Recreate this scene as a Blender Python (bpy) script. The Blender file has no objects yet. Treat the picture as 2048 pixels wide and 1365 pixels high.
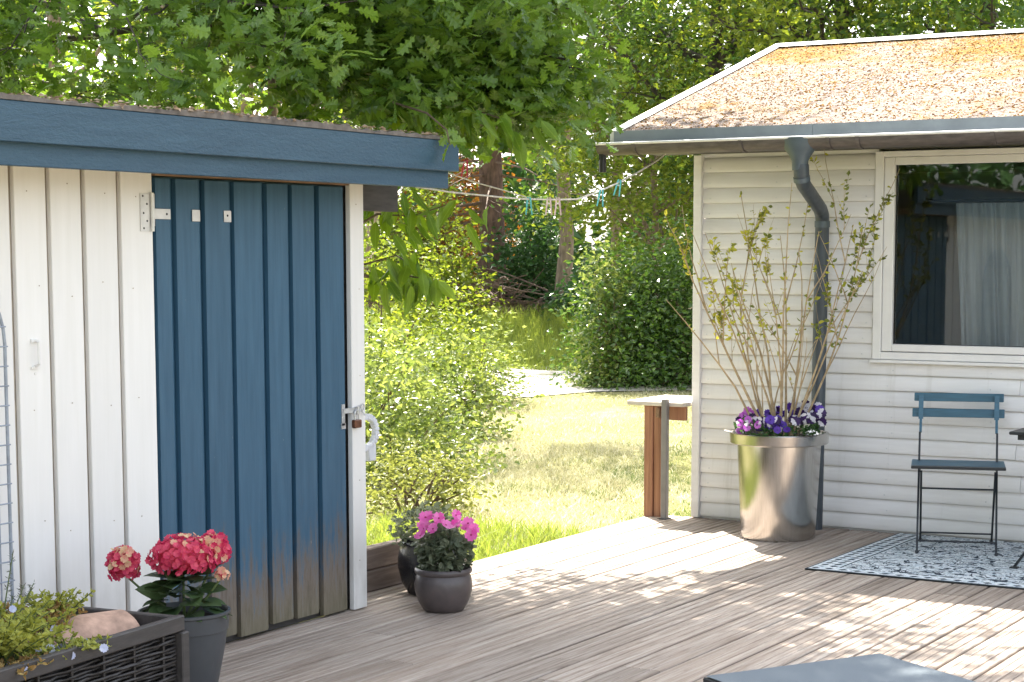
import bpy, bmesh, math, random
import numpy as np
from mathutils import Vector, Matrix, Quaternion
random.seed(7); rng = np.random.default_rng(7)
C = bpy.context.scene.collection
S = bpy.context.scene
# ------------------------------------------------------------------ camera, sky, sun, exposure
YAW, PITCH = 0.53265, 0.10508
cam = bpy.data.cameras.new('camera'); cam.sensor_width = 36; cam.lens = 3713.6 / 2048 * 36
cam.shift_x = (1024 - 1086.4) / 2048; cam.shift_y = (896.8 - 682.5) / 2048
cam.clip_end = 600; cam.clip_start = 0.05
co = bpy.data.objects.new('camera', cam); C.objects.link(co); co.location = (0, 0, 1.62)
co.rotation_euler = (math.pi / 2 - PITCH, 0, YAW)
S.camera = co
SUN_EL = math.radians(51); SUN_AZ = math.radians(-45)       # sun stands beyond the shed, to the left of +Y
sd = Vector((math.sin(SUN_AZ) * math.cos(SUN_EL), math.cos(SUN_AZ) * math.cos(SUN_EL), math.sin(SUN_EL)))
W = bpy.data.worlds.new('World'); S.world = W; W.use_nodes = True
wn = W.node_tree.nodes; wl = W.node_tree.links
sky = wn.new('ShaderNodeTexSky'); sky.sky_type = 'NISHITA'; sky.sun_disc = False
sky.sun_elevation = SUN_EL; sky.sun_rotation = SUN_AZ; sky.air_density = 1.0; sky.dust_density = 3.0; sky.ozone_density = 0.6
hs = wn.new('ShaderNodeHueSaturation'); hs.inputs['Saturation'].default_value = 0.42
bg = wn['Background']; bg.inputs['Strength'].default_value = 0.15
wl.new(sky.outputs[0], hs.inputs['Color']); wl.new(hs.outputs[0], bg.inputs['Color'])
sun = bpy.data.lights.new('sun', 'SUN'); sun.energy = 5.0; sun.angle = math.radians(0.53); sun.color = (1.0, 0.93, 0.82)
so = bpy.data.objects.new('sun', sun); C.objects.link(so)
so.rotation_euler = (-sd).to_track_quat('-Z', 'Y').to_euler(); so.location = (-8, 12, 12)
S.view_settings.view_transform = 'Standard'; S.view_settings.look = 'None'
S.view_settings.exposure = 2.05; S.render.filter_size = 1.0; S.view_settings.gamma = 1.0; S.view_settings.use_curve_mapping = False

# ------------------------------------------------------------------ material helpers
class Mat:
    def __init__(s, name, rough=0.6, metal=0.0, spec=0.5):
        s.m = bpy.data.materials.new(name); s.m.use_nodes = True
        s.t = s.m.node_tree; s.b = s.t.nodes['Principled BSDF']
        s.b.inputs['Roughness'].default_value = rough; s.b.inputs['Metallic'].default_value = metal
        s.b.inputs['Specular IOR Level'].default_value = spec
    def n(s, typ, **kw):
        x = s.t.nodes.new('ShaderNode' + typ)
        for k, v in kw.items(): setattr(x, k, v)
        return x
    def l(s, a, b): s.t.links.new(a, b)
    def _in(s, sock, v):
        if isinstance(v, (int, float)): sock.default_value = v
        elif isinstance(v, tuple): sock.default_value = v if len(v) != 3 or sock.type == 'VECTOR' else (*v, 1)
        else: s.l(v, sock)
    def coord(s, kind='Object', scale=(1, 1, 1)):
        tc = s.n('TexCoord'); mp = s.n('Mapping'); mp.inputs['Scale'].default_value = scale
        if kind == 'World': s.l(s.n('NewGeometry').outputs['Position'], mp.inputs['Vector'])
        else: s.l(tc.outputs[kind], mp.inputs['Vector'])
        return mp.outputs[0]
    def noise(s, vec, scale=5, detail=4, rough=0.6, dist=0.0):
        x = s.n('TexNoise'); s.l(vec, x.inputs['Vector']); x.inputs['Scale'].default_value = scale
        x.inputs['Detail'].default_value = detail; x.inputs['Roughness'].default_value = rough; x.inputs['Distortion'].default_value = dist
        return x.outputs['Fac']
    def math(s, op, a, b=0.0, c=0.0, clamp=False):
        x = s.n('Math', operation=op, use_clamp=clamp)
        for i, v in enumerate((a, b, c)): s._in(x.inputs[i], v)
        return x.outputs[0]
    def step(s, v, lo, hi):
        x = s.n('MapRange'); x.interpolation_type = 'SMOOTHSTEP'
        s._in(x.inputs['Value'], v); x.inputs['From Min'].default_value = lo; x.inputs['From Max'].default_value = hi
        return x.outputs[0]
    def mix(s, f, a, b, mode='MIX'):
        x = s.n('Mix', data_type='RGBA', blend_type=mode); s._in(x.inputs['Factor'], f)
        s._in(x.inputs[6], a); s._in(x.inputs[7], b); return x.outputs[2]
    def ramp(s, f, stops):
        x = s.n('ValToRGB'); s._in(x.inputs[0], f); e = x.color_ramp.elements
        while len(e) < len(stops): e.new(0.5)
        for q, (p, c) in zip(e, stops): q.position = p; q.color = (*c, 1)
        return x.outputs[0]
    def base(s, c): s._in(s.b.inputs['Base Color'], c)
    def bump(s, h, strength=0.3, dist=0.01):
        x = s.n('Bump'); x.inputs['Strength'].default_value = strength; x.inputs['Distance'].default_value = dist
        s.l(h, x.inputs['Height']); s.l(x.outputs[0], s.b.inputs['Normal'])
    def rnd(s): return s.n('ObjectInfo').outputs['Random']
    def island(s): return s.n('NewGeometry').outputs['Random Per Island']
    def vary(s, c, f, lo=0.85, hi=1.15):
        x = s.n('MapRange'); s._in(x.inputs['Value'], f); x.inputs['To Min'].default_value = lo; x.inputs['To Max'].default_value = hi
        h = s.n('HueSaturation'); s._in(h.inputs['Color'], c); s.l(x.outputs[0], h.inputs['Value']); return h.outputs[0]

def simple(name, c, rough=0.6, metal=0.0, nz=12, amt=0.25, bump=0.15, spec=0.5, coordk='Object', scale=(1, 1, 1)):
    m = Mat(name, rough, metal, spec); v = m.coord(coordk, scale); f = m.noise(v, nz, 5)
    lo = tuple(x * (1 - amt) for x in c); hi = tuple(min(1, x * (1 + amt)) for x in c)
    m.base(m.ramp(f, [(0.3, lo), (0.7, hi)]))
    if bump: m.bump(f, bump, 0.004)
    return m.m

def leaf_mat(name, c1, c2, trans=0.45, rough=0.5, tcol=1.5, spec=0.35, vein=0.0):
    m = Mat(name, rough, 0, spec)
    r = m.island(); r2 = m.rnd()
    k = m.math('FRACT', m.math('ADD', r, r2))
    f = m.noise(m.coord('Object'), 30, 2)
    col = m.mix(m.math('MULTIPLY_ADD', f, 0.4, m.math('MULTIPLY', k, 0.75), clamp=True), c1, c2)
    if vein:
        sp_ = m.n('SeparateXYZ'); m.l(m.coord('Object'), sp_.inputs[0]); ax_ = m.math('ABSOLUTE', sp_.outputs[0])
        mid = m.step(ax_, 0.022, 0.006); side = m.step(m.math('ABSOLUTE', m.math('SINE', m.math('MULTIPLY', m.math('SUBTRACT', sp_.outputs[1], m.math('MULTIPLY', ax_, 0.9)), 26.0))), 0.16, 0.03)
        vf = m.math('MULTIPLY', m.math('MAXIMUM', mid, m.math('MULTIPLY', side, 0.55)), vein)
        col = m.mix(vf, col, tuple(min(1, x * 1.5 + .04) for x in c2)); tip = m.math('MULTIPLY', m.step(m.noise(m.coord('Object', (5, 5, 5)), 1.3, 3), 0.55, 0.75), 0.4)
        col = m.mix(tip, col, (c2[0] * 1.5, c2[1] * 1.15, c2[2]))
    m.base(col)
    tr = m.n('BsdfTranslucent'); tc = m.n('HueSaturation'); m.l(col, tc.inputs['Color'])
    tc.inputs['Value'].default_value = tcol; tc.inputs['Hue'].default_value = 0.485; tc.inputs['Saturation'].default_value = 1.1
    m.l(tc.outputs[0], tr.inputs['Color'])
    mx = m.n('MixShader'); mx.inputs[0].default_value = trans
    m.l(m.b.outputs[0], mx.inputs[1]); m.l(tr.outputs[0], mx.inputs[2])
    m.l(mx.outputs[0], m.t.nodes['Material Output'].inputs['Surface'])
    return m.m

MT = {}
def mk_materials():
    # weathered deck boards
    m = Mat('deck_wood', 0.75, 0, 0.3); v = m.coord('World', (30, 1.0, 30)); v2 = m.coord('World', (75, 4, 75)); v3 = m.coord('World', (1.5, 0.8, 1))
    g = m.noise(v, 1.3, 7, 0.7, 0.8); fine = m.noise(v2, 1.2, 4, 0.7); blot = m.noise(v3, 1.4, 4)
    c = m.ramp(g, [(0.27, (0.165, 0.122, 0.092)), (0.48, (0.335, 0.275, 0.228)), (0.72, (0.52, 0.46, 0.405))])
    c = m.mix(m.math('MULTIPLY', m.step(fine, 0.54, 0.70), 0.55), c, (0.15, 0.115, 0.09), 'MIX')
    c = m.mix(m.math('MULTIPLY', m.step(blot, 0.45, 0.7), 0.35), c, (0.37, 0.285, 0.22))
    c = m.vary(c, m.rnd(), 0.78, 1.14); m.base(c)
    m.bump(m.math('MULTIPLY_ADD', fine, 0.6, g), 0.55, 0.004); MT['deck'] = m.m
    # white painted boards with grime low down and in streaks
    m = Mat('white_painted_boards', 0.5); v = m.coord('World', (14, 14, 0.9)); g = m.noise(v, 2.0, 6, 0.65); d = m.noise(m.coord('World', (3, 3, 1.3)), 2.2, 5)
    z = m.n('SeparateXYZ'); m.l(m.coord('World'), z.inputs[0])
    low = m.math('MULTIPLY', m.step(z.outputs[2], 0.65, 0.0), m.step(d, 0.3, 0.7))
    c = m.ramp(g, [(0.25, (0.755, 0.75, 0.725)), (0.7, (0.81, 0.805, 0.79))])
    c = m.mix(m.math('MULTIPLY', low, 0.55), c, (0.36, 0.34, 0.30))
    c = m.mix(m.math('MULTIPLY', m.step(g, 0.68, 0.8), 0.22), c, (0.55, 0.52, 0.47))
    c = m.vary(c, m.rnd(), 0.95, 1.04); m.base(c); m.bump(g, 0.35, 0.003); MT['white_board'] = m.m
    # tan, dirty recess strips between the white boards
    MT['under_board'] = simple('bare_grey_under_board', (0.42, 0.37, 0.31), 0.8, nz=9, amt=0.35, scale=(10, 10, 1), coordk='World')
    # blue paint worn to grey-green wood at the foot
    m = Mat('worn_blue_paint', 0.48); v = m.coord('World', (16, 16, 1.0)); g = m.noise(v, 2.2, 7, 0.7); st = m.noise(m.coord('World', (30, 30, 3.6)), 1.6, 8, 0.78)
    z = m.n('SeparateXYZ'); m.l(m.coord('World'), z.inputs[0])
    h = m.math('ADD', z.outputs[2], m.math('MULTIPLY', m.math('SUBTRACT', st, 0.5), 1.25))
    h = m.math('ADD', h, m.math('MULTIPLY', m.math('SUBTRACT', m.rnd(), 0.5), 0.22))
    wear = m.step(h, 0.40, 0.08)
    blue = m.ramp(g, [(0.3, (0.027, 0.086, 0.150)), (0.7, (0.048, 0.126, 0.205))])
    wood = m.ramp(st, [(0.3, (0.080, 0.066, 0.052)), (0.55, (0.20, 0.165, 0.135)), (0.75, (0.31, 0.265, 0.225))])
    wood = m.mix(m.math('MULTIPLY', m.step(z.outputs[2], 0.22, 0.02), 0.35), wood, (0.13, 0.135, 0.06))
    chips = m.step(m.noise(m.coord('World', (40, 40, 18)), 1.5, 3), 0.735, 0.77)
    c = m.mix(wear, blue, wood); c = m.mix(m.math('MULTIPLY', chips, 0.5), c, (0.32, 0.34, 0.34))
    c = m.vary(c, m.rnd(), 0.9, 1.1); m.base(c); m.bump(g, 0.4, 0.003); MT['blue_door'] = m.m
    m = Mat('blue_trim_paint', 0.5); g = m.noise(m.coord('World', (14, 1.2, 14)), 2.2, 6, 0.7); ch = m.step(m.noise(m.coord('World', (30, 14, 30)), 1.6, 3), 0.74, 0.77)
    c = m.ramp(g, [(0.3, (0.020, 0.062, 0.106)), (0.7, (0.035, 0.090, 0.142))]); c = m.mix(m.math('MULTIPLY', ch, 0.4), c, (0.28, 0.32, 0.34))
    m.base(c); m.bump(m.noise(m.coord('World', (60, 20, 60)), 2, 4), 0.8, 0.005); MT['blue_trim'] = m.m
    MT['dark_wood'] = simple('dark_shaded_wood', (0.055, 0.05, 0.048), 0.7, nz=6, amt=0.4, coordk='World', scale=(8, 1, 8))
    MT['raw_wood'] = simple('raw_brown_wood', (0.22, 0.135, 0.08), 0.75, nz=5, amt=0.45, coordk='World', scale=(12, 1, 12))
    m = Mat('sleeper_wood', 0.8, 0, 0.3); g = m.noise(m.coord('World', (20, 1.2, 20)), 1.5, 7, 0.7, 0.6)
    m.base(m.ramp(g, [(0.25, (0.10, 0.075, 0.062)), (0.6, (0.21, 0.165, 0.14)), (0.8, (0.30, 0.25, 0.22))])); m.bump(g, 0.6, 0.004); MT['sleeper'] = m.m
    m = Mat('rail_post_wood', 0.6); g = m.noise(m.coord('World', (18, 18, 0.7)), 2.2, 6, 0.6, 0.5)
    m.base(m.ramp(g, [(0.3, (0.20, 0.085, 0.045)), (0.55, (0.33, 0.155, 0.085)), (0.75, (0.45, 0.25, 0.15))])); m.bump(g, 0.3, 0.003); MT['red_wood'] = m.m
    # house siding
    m = Mat('white_siding', 0.55); g = m.noise(m.coord('World', (1.0, 10, 16)), 2.5, 6, 0.6); d = m.noise(m.coord('World', (1.2, 1, 2)), 1.6, 5)
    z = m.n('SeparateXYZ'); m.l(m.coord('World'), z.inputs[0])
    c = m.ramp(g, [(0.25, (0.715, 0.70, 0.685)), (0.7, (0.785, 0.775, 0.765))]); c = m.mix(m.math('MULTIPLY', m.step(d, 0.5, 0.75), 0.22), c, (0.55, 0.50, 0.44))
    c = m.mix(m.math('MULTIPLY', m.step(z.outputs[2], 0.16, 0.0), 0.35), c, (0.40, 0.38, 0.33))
    sk = m.noise(m.coord('World', (9, 1, 0.5)), 2.0, 5, 0.65); c = m.mix(m.math('MULTIPLY', m.math('MULTIPLY', m.step(sk, 0.54, 0.72), m.step(z.outputs[2], 2.2, 0.2)), 0.30), c, (0.46, 0.44, 0.38))
    c = m.vary(c, m.rnd(), 0.96, 1.03); m.base(c); m.bump(g, 0.18, 0.003); MT['siding'] = m.m
    MT['white_frame'] = simple('white_window_paint', (0.76, 0.75, 0.73), 0.35, nz=8, amt=0.05, bump=0.06)
    MT['gap'] = simple('black_gasket', (0.02, 0.02, 0.02), 0.7)
    # mossy roof felt
    m = Mat('mossy_roof_felt', 0.9, 0, 0.2); v = m.coord('World'); a = m.noise(v, 1.1, 6, 0.7); b = m.noise(v, 38, 5, 0.75); cc = m.noise(v, 9, 5, 0.7)
    felt = m.ramp(b, [(0.33, (0.10, 0.070, 0.055)), (0.48, (0.27, 0.205, 0.17)), (0.66, (0.42, 0.36, 0.32))])
    moss = m.ramp(b, [(0.3, (0.11, 0.048, 0.006)), (0.5, (0.30, 0.145, 0.014)), (0.7, (0.41, 0.245, 0.045))])
    px = m.n('SeparateXYZ'); m.l(v, px.inputs[0])
    hi = m.step(m.math('ADD', px.outputs[1], m.math('MULTIPLY', px.outputs[0], 0.35)), 9.2, 11.2)
    f = m.step(m.math('ADD', m.math('MULTIPLY', hi, 0.24), m.math('MULTIPLY_ADD', a, 1.0, m.math('MULTIPLY', cc, 0.55))), 0.76, 1.02)
    m.base(m.mix(f, felt, moss)); m.bump(m.math('MULTIPLY_ADD', b, 1.0, cc), 1.0, 0.03); MT['roof'] = m.m
    m = Mat('roof_moss', 0.95, 0, 0.1)
    m.base(m.ramp(m.island(), [(0.0, (0.08, 0.035, 0.015)), (0.35, (0.33, 0.155, 0.025)), (0.6, (0.44, 0.27, 0.07)), (0.85, (0.40, 0.31, 0.24)), (1.0, (0.46, 0.40, 0.34))])); MT['moss'] = m.m
    MT['white_metal'] = simple('white_trim_metal', (0.74, 0.74, 0.72), 0.4, nz=20, amt=0.08)
    MT['flashing'] = simple('blue_grey_roof_flashing', (0.27, 0.31, 0.34), 0.45, nz=6, amt=0.14, bump=0.1)
    MT['gutter'] = simple('weathered_zinc_gutter', (0.105, 0.092, 0.088), 0.5, 0.35, nz=7, amt=0.35, coordk='World', scale=(1.5, 6, 6))
    MT['pipe'] = simple('slate_grey_downpipe', (0.060, 0.074, 0.090), 0.42, 0.3, nz=6, amt=0.25, coordk='World', scale=(5, 5, 1))
    MT['outlet'] = simple('slate_zinc_outlet', (0.095, 0.122, 0.145), 0.45, 0.4, nz=8, amt=0.18)
    MT['black_plastic'] = simple('black_plastic', (0.012, 0.012, 0.014), 0.45)
    MT['felt'] = simple('shed_roof_felt', (0.14, 0.125, 0.115), 0.9, nz=18, amt=0.5, bump=0.5)
    MT['litter'] = simple('dry_leaf_litter', (0.36, 0.27, 0.19), 0.9, nz=30, amt=0.5)
    MT['galv'] = simple('galvanised_steel', (0.62, 0.63, 0.64), 0.38, 0.75, nz=26, amt=0.2, bump=0.1)
    MT['galv_white'] = simple('white_coated_steel', (0.66, 0.66, 0.65), 0.4, 0.1, nz=20, amt=0.12, bump=0.1)
    MT['trellis'] = simple('weathered_galvanised_wire', (0.30, 0.34, 0.40), 0.5, 0.3, nz=26, amt=0.2, bump=0.1)
    MT['post_grey'] = simple('grey_painted_post', (0.19, 0.18, 0.175), 0.5, 0.2, nz=8, amt=0.2)
    MT['sunlit_wood'] = simple('sunlit_pale_wood', (0.55, 0.50, 0.44), 0.7, nz=5, amt=0.2, coordk='World', scale=(2, 14, 14))
    MT['brass'] = simple('tarnished_brass', (0.16, 0.07, 0.04), 0.45, 0.5, nz=30, amt=0.3)
    MT['white_plastic'] = simple('white_grey_plastic', (0.62, 0.64, 0.68), 0.35, amt=0.06, bump=0)
    MT['hole'] = simple('dark_screw_hole', (0.02, 0.02, 0.02), 0.8, bump=0)
    # brushed steel planter
    m = Mat('brushed_steel', 0.24, 1.0); g = m.noise(m.coord('Object', (60, 60, 1.2)), 3, 4, 0.6)
    m.base(m.ramp(g, [(0.3, (0.44, 0.425, 0.405)), (0.7, (0.56, 0.545, 0.525))])); m._in(m.b.inputs['Roughness'], m.math('MULTIPLY_ADD', g, 0.10, 0.15))
    tg_ = m.n('Tangent', direction_type='RADIAL', axis='Z'); m.l(tg_.outputs[0], m.b.inputs['Tangent']); m.b.inputs['Anisotropic'].default_value = 0.85; MT['steel'] = m.m
    # ceramic pots
    m = Mat('brown_grey_glaze', 0.33); g = m.noise(m.coord('Object'), 9, 6, 0.65); g2 = m.noise(m.coord('Object'), 60, 3)
    m.base(m.ramp(g, [(0.3, (0.060, 0.050, 0.050)), (0.6, (0.100, 0.082, 0.080)), (0.8, (0.125, 0.085, 0.075))]))
    m._in(m.b.inputs['Roughness'], m.math('MULTIPLY_ADD', g, 0.3, 0.2)); m.bump(g2, 0.12, 0.002); MT['glaze'] = m.m
    MT['black_glaze'] = simple('black_glaze', (0.014, 0.015, 0.019), 0.25, nz=8, amt=0.3, bump=0.05)
    MT['grey_plastic'] = simple('charcoal_plastic_pot', (0.060, 0.066, 0.074), 0.42, nz=5, amt=0.18, bump=0.05)
    MT['soil'] = simple('potting_soil', (0.022, 0.016, 0.012), 0.95, nz=40, amt=0.6, bump=1.0)
    MT['clay'] = simple('pale_terracotta', (0.47, 0.305, 0.225), 0.85, nz=13, amt=0.42, bump=0.6)
    MT['wicker'] = simple('black_wicker', (0.022, 0.019, 0.018), 0.5, nz=20, amt=0.5, bump=0.3)
    MT['planter_frame'] = simple('charcoal_stained_frame', (0.05, 0.045, 0.043), 0.6, nz=6, amt=0.3, coordk='World', scale=(8, 1, 8), bump=0.3)
    MT['black_metal'] = simple('black_metal_paint', (0.018, 0.022, 0.026), 0.4, 0.2, nz=20, amt=0.3, bump=0.05)
    MT['chair_blue'] = simple('blue_slat_paint', (0.035, 0.115, 0.175), 0.42, nz=8, amt=0.18, scale=(1, 10, 10), bump=0.15)
    MT['rope'] = simple('pale_clothesline', (0.62, 0.58, 0.52), 0.8, nz=60)
    MT['peg_cyan'] = simple('turquoise_peg_plastic', (0.10, 0.48, 0.52), 0.4, bump=0)
    MT['peg_pink'] = simple('pale_pink_peg_plastic', (0.68, 0.50, 0.52), 0.4, bump=0)
    MT['peg_red'] = simple('raspberry_peg_plastic', (0.52, 0.04, 0.10), 0.4, bump=0)
    MT['bark_red'] = simple('scaly_reddish_bark', (0.125, 0.075, 0.055), 0.9, nz=7, amt=0.5, bump=0.9, scale=(2.5, 2.5, 0.7), coordk='World')
    MT['bark'] = simple('grey_brown_bark', (0.22, 0.165, 0.12), 0.9, nz=9, amt=0.45, bump=0.8, scale=(2.5, 2.5, 0.6), coordk='World')
    MT['bark_dark'] = simple('dark_oak_bark', (0.055, 0.045, 0.036), 0.9, nz=9, amt=0.5, bump=0.8)
    MT['twig'] = simple('brown_twig', (0.115, 0.08, 0.05), 0.8, nz=20, amt=0.35)
    MT['twig_pale'] = simple('forsythia_bark', (0.37, 0.28, 0.165), 0.7, nz=25, amt=0.35)
    MT['dead_twig'] = simple('dead_grey_brown_twigs', (0.15, 0.10, 0.075), 0.9, nz=15, amt=0.4)
    MT['stem_green'] = simple('green_stem', (0.09, 0.13, 0.04), 0.6, nz=20, amt=0.2)
    # foliage
    MT['oak'] = leaf_mat('oak_leaf', (0.038, 0.098, 0.016), (0.17, 0.285, 0.042), 0.40, 0.34, 1.5, 0.5)
    MT['cherry'] = leaf_mat('cherry_leaf', (0.055, 0.14, 0.018), (0.17, 0.27, 0.03), 0.42, 0.36, 1.5, 0.4, 0.28)
    MT['tree_a'] = leaf_mat('mid_green_leaf', (0.026, 0.068, 0.014), (0.095, 0.165, 0.03), 0.42, 0.45, 1.5)
    MT['tree_y'] = leaf_mat('yellow_green_leaf', (0.06, 0.12, 0.017), (0.22, 0.27, 0.042), 0.46, 0.45, 1.5)
    MT['dark'] = leaf_mat('laurel_leaf', (0.026, 0.078, 0.014), (0.105, 0.185, 0.032), 0.34, 0.28, 1.4, 0.6)
    MT['under'] = leaf_mat('undergrowth_leaf', (0.027, 0.077, 0.025), (0.062, 0.138, 0.037), 0.3, 0.4, 1.4)
    MT['beech'] = leaf_mat('copper_leaf', (0.14, 0.055, 0.018), (0.22, 0.13, 0.03), 0.45, 0.5, 1.4)
    MT['spirea'] = leaf_mat('sunlit_shrub_leaf', (0.05, 0.11, 0.018), (0.31, 0.37, 0.105), 0.38, 0.32, 1.3, 0.6)  # pale and dark leaf tones stand in for sun glints and shaded gaps
    MT['spirea_brown'] = leaf_mat('bronze_tinged_leaf', (0.085, 0.105, 0.025), (0.24, 0.27, 0.075), 0.42, 0.45, 1.35)
    MT['conifer'] = leaf_mat('conifer_needles', (0.035, 0.055, 0.016), (0.085, 0.085, 0.03), 0.25, 0.6, 1.3)
    MT['forsythia'] = leaf_mat('forsythia_leaf', (0.30, 0.34, 0.035), (0.52, 0.50, 0.08), 0.4, 0.5, 1.4)
    MT['forsythia_dark'] = leaf_mat('forsythia_green_leaf', (0.10, 0.14, 0.025), (0.22, 0.25, 0.05), 0.35, 0.5, 1.4)
    MT['hyd_leaf'] = leaf_mat('hydrangea_leaf', (0.032, 0.068, 0.026), (0.075, 0.12, 0.045), 0.25, 0.38, 1.4, 0.35, 0.5)
    MT['ger_leaf'] = leaf_mat('geranium_leaf', (0.045, 0.07, 0.035), (0.22, 0.245, 0.16), 0.25, 0.5, 1.2)
    MT['white_leaf'] = leaf_mat('variegated_leaf', (0.07, 0.10, 0.05), (0.34, 0.37, 0.24), 0.3, 0.5, 1.2)
    MT['sedum'] = leaf_mat('sedum_leaf', (0.22, 0.25, 0.035), (0.42, 0.44, 0.10), 0.3, 0.45, 1.3)
    MT['sedum_brown'] = leaf_mat('bronze_sedum_leaf', (0.20, 0.10, 0.035), (0.40, 0.29, 0.10), 0.3, 0.5, 1.3)
    MT['sedum_grey'] = leaf_mat('grey_green_needle', (0.06, 0.075, 0.045), (0.15, 0.16, 0.11), 0.2, 0.5, 1.2)
    m = Mat('lawn_blade', 0.5, 0, 0.3); pn = m.noise(m.coord('World', (1, 1, 0)), 0.9, 4, 0.6, 0.4); pn2 = m.noise(m.coord('World', (1, 1, 0)), 7, 3, 0.6)
    wp_ = m.n('SeparateXYZ'); m.l(m.coord('World'), wp_.inputs[0]); strip = m.step(m.math('ABSOLUTE', m.math('ADD', m.math('ADD', wp_.outputs[0], 1.2), m.math('MULTIPLY', wp_.outputs[1], 0.5))), 1.7, 0.3)
    k_ = m.math('ADD', m.math('MULTIPLY_ADD', pn2, 0.55, m.math('MULTIPLY', pn, 1.0)), m.math('ADD', m.math('MULTIPLY', strip, 0.22), m.math('MULTIPLY', m.step(m.math('SUBTRACT', wp_.outputs[1], m.math('MULTIPLY', wp_.outputs[0], 0.6)), 17.0, 26.0), 0.30))); k_ = m.step(m.math('MULTIPLY_ADD', m.math('SUBTRACT', m.island(), 0.5), 0.30, k_), 0.70, 0.98)
    col = m.mix(k_, m.mix(m.island(), (0.075, 0.145, 0.018), (0.19, 0.245, 0.045)), m.mix(m.island(), (0.40, 0.37, 0.19), (0.62, 0.59, 0.42)))
    m.base(col); tr = m.n('BsdfTranslucent'); m.l(col, tr.inputs['Color']); mx = m.n('MixShader'); mx.inputs[0].default_value = 0.35
    m.l(m.b.outputs[0], mx.inputs[1]); m.l(tr.outputs[0], mx.inputs[2]); m.l(mx.outputs[0], m.t.nodes['Material Output'].inputs['Surface']); MT['grass'] = m.m
    MT['tall_grass'] = leaf_mat('tall_grass_blade', (0.13, 0.21, 0.035), (0.29, 0.34, 0.08), 0.4, 0.5, 1.4)
    MT['hyd_red'] = leaf_mat('hydrangea_petal', (0.46, 0.012, 0.075), (0.80, 0.13, 0.20), 0.3, 0.55, 1.15)
    MT['hyd_cream'] = leaf_mat('hydrangea_cream_petal', (0.74, 0.26, 0.24), (0.74, 0.62, 0.36), 0.3, 0.55, 1.15)
    MT['ger_pink'] = leaf_mat('geranium_petal', (0.70, 0.07, 0.36), (0.85, 0.28, 0.58), 0.35, 0.55, 1.15)
    MT['ger_eye'] = simple('geranium_throat', (0.30, 0.0, 0.07), 0.6, bump=0)
    MT['viola_dark'] = leaf_mat('viola_dark_petal', (0.020, 0.008, 0.045), (0.045, 0.015, 0.10), 0.2, 0.5, 1.2)
    MT['viola_purple'] = leaf_mat('viola_purple_petal', (0.075, 0.025, 0.30), (0.13, 0.06, 0.42), 0.25, 0.5, 1.2)
    MT['viola_pink'] = leaf_mat('viola_pink_petal', (0.38, 0.05, 0.40), (0.52, 0.20, 0.55), 0.25, 0.5, 1.2)
    MT['viola_white'] = leaf_mat('viola_white_petal', (0.58, 0.55, 0.60), (0.72, 0.70, 0.74), 0.25, 0.5, 1.1)
    MT['blue_petal'] = leaf_mat('pale_blue_petal', (0.42, 0.46, 0.68), (0.62, 0.65, 0.80), 0.3, 0.5, 1.1)
    # ground
    m = Mat('lawn_soil', 0.95, 0, 0.1); v = m.coord('World'); a = m.noise(v, 0.7, 6, 0.65); b = m.noise(v, 22, 5, 0.7)
    c = m.ramp(b, [(0.3, (0.08, 0.10, 0.025)), (0.5, (0.22, 0.22, 0.075)), (0.7, (0.38, 0.34, 0.17))])
    c = m.mix(m.step(a, 0.52, 0.68), c, (0.33, 0.29, 0.17)); m.base(c); m.bump(b, 0.9, 0.03); MT['lawn'] = m.m
    m = Mat('forest_floor', 0.95, 0, 0.1); v = m.coord('World'); b = m.noise(v, 6, 6, 0.7)
    m.base(m.ramp(b, [(0.35, (0.035, 0.03, 0.015)), (0.6, (0.10, 0.07, 0.04)), (0.8, (0.17, 0.12, 0.075))])); m.bump(b, 0.8, 0.05); MT['forest_floor'] = m.m
    m = Mat('pale_gravel', 0.9, 0, 0.2); v = m.coord('World'); b = m.noise(v, 30, 5, 0.7); a = m.noise(v, 1.2, 5, 0.6)
    m.base(m.mix(m.step(a, 0.58, 0.68), m.ramp(b, [(0.3, (0.42, 0.39, 0.34)), (0.7, (0.60, 0.57, 0.52))]), (0.17, 0.18, 0.07))); m.bump(b, 0.8, 0.02); MT['gravel'] = m.m
    # rug: pale blue-white flatweave with dark flecks, dotted border and a dark binding
    m = Mat('patterned_rug', 0.9, 0, 0.1); v = m.coord('Object'); s = m.n('SeparateXYZ'); m.l(v, s.inputs[0])
    X, Y = s.outputs[0], s.outputs[1]
    w1 = m.noise(m.coord('Object', (15, 15, 1)), 1.0, 1, 0.5, 1.4); w2 = m.noise(m.coord('Object', (9, 22, 1)), 1.0, 1, 0.5, 1.8); w3 = m.noise(m.coord('Object', (28, 13, 1)), 1.1, 1, 0.5, 1.8)
    fl = m.math('MAXIMUM', m.step(w1, 0.61, 0.63), m.math('MAXIMUM', m.step(w2, 0.615, 0.635), m.step(w3, 0.62, 0.64)))
    line = m.math('LESS_THAN', m.math('ABSOLUTE', m.math('SUBTRACT', w1, 0.47)), 0.013)
    fl = m.math('MAXIMUM', fl, m.math('MULTIPLY', line, 0.75))
    def dots(along, across, c0, pitch, half, ra):
        a = m.math('ABSOLUTE', m.math('SUBTRACT', m.math('FRACT', m.math('DIVIDE', along, pitch)), 0.5))
        b2 = m.math('DIVIDE', m.math('ABSOLUTE', m.math('SUBTRACT', across, c0)), half)
        return m.math('LESS_THAN', m.math('ADD', m.math('MULTIPLY', a, ra), b2), 1.0)
    bl = m.math('LESS_THAN', X, 0.165)                          # left border
    bf = m.math('LESS_THAN', Y, 0.10)                           # front border
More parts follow.
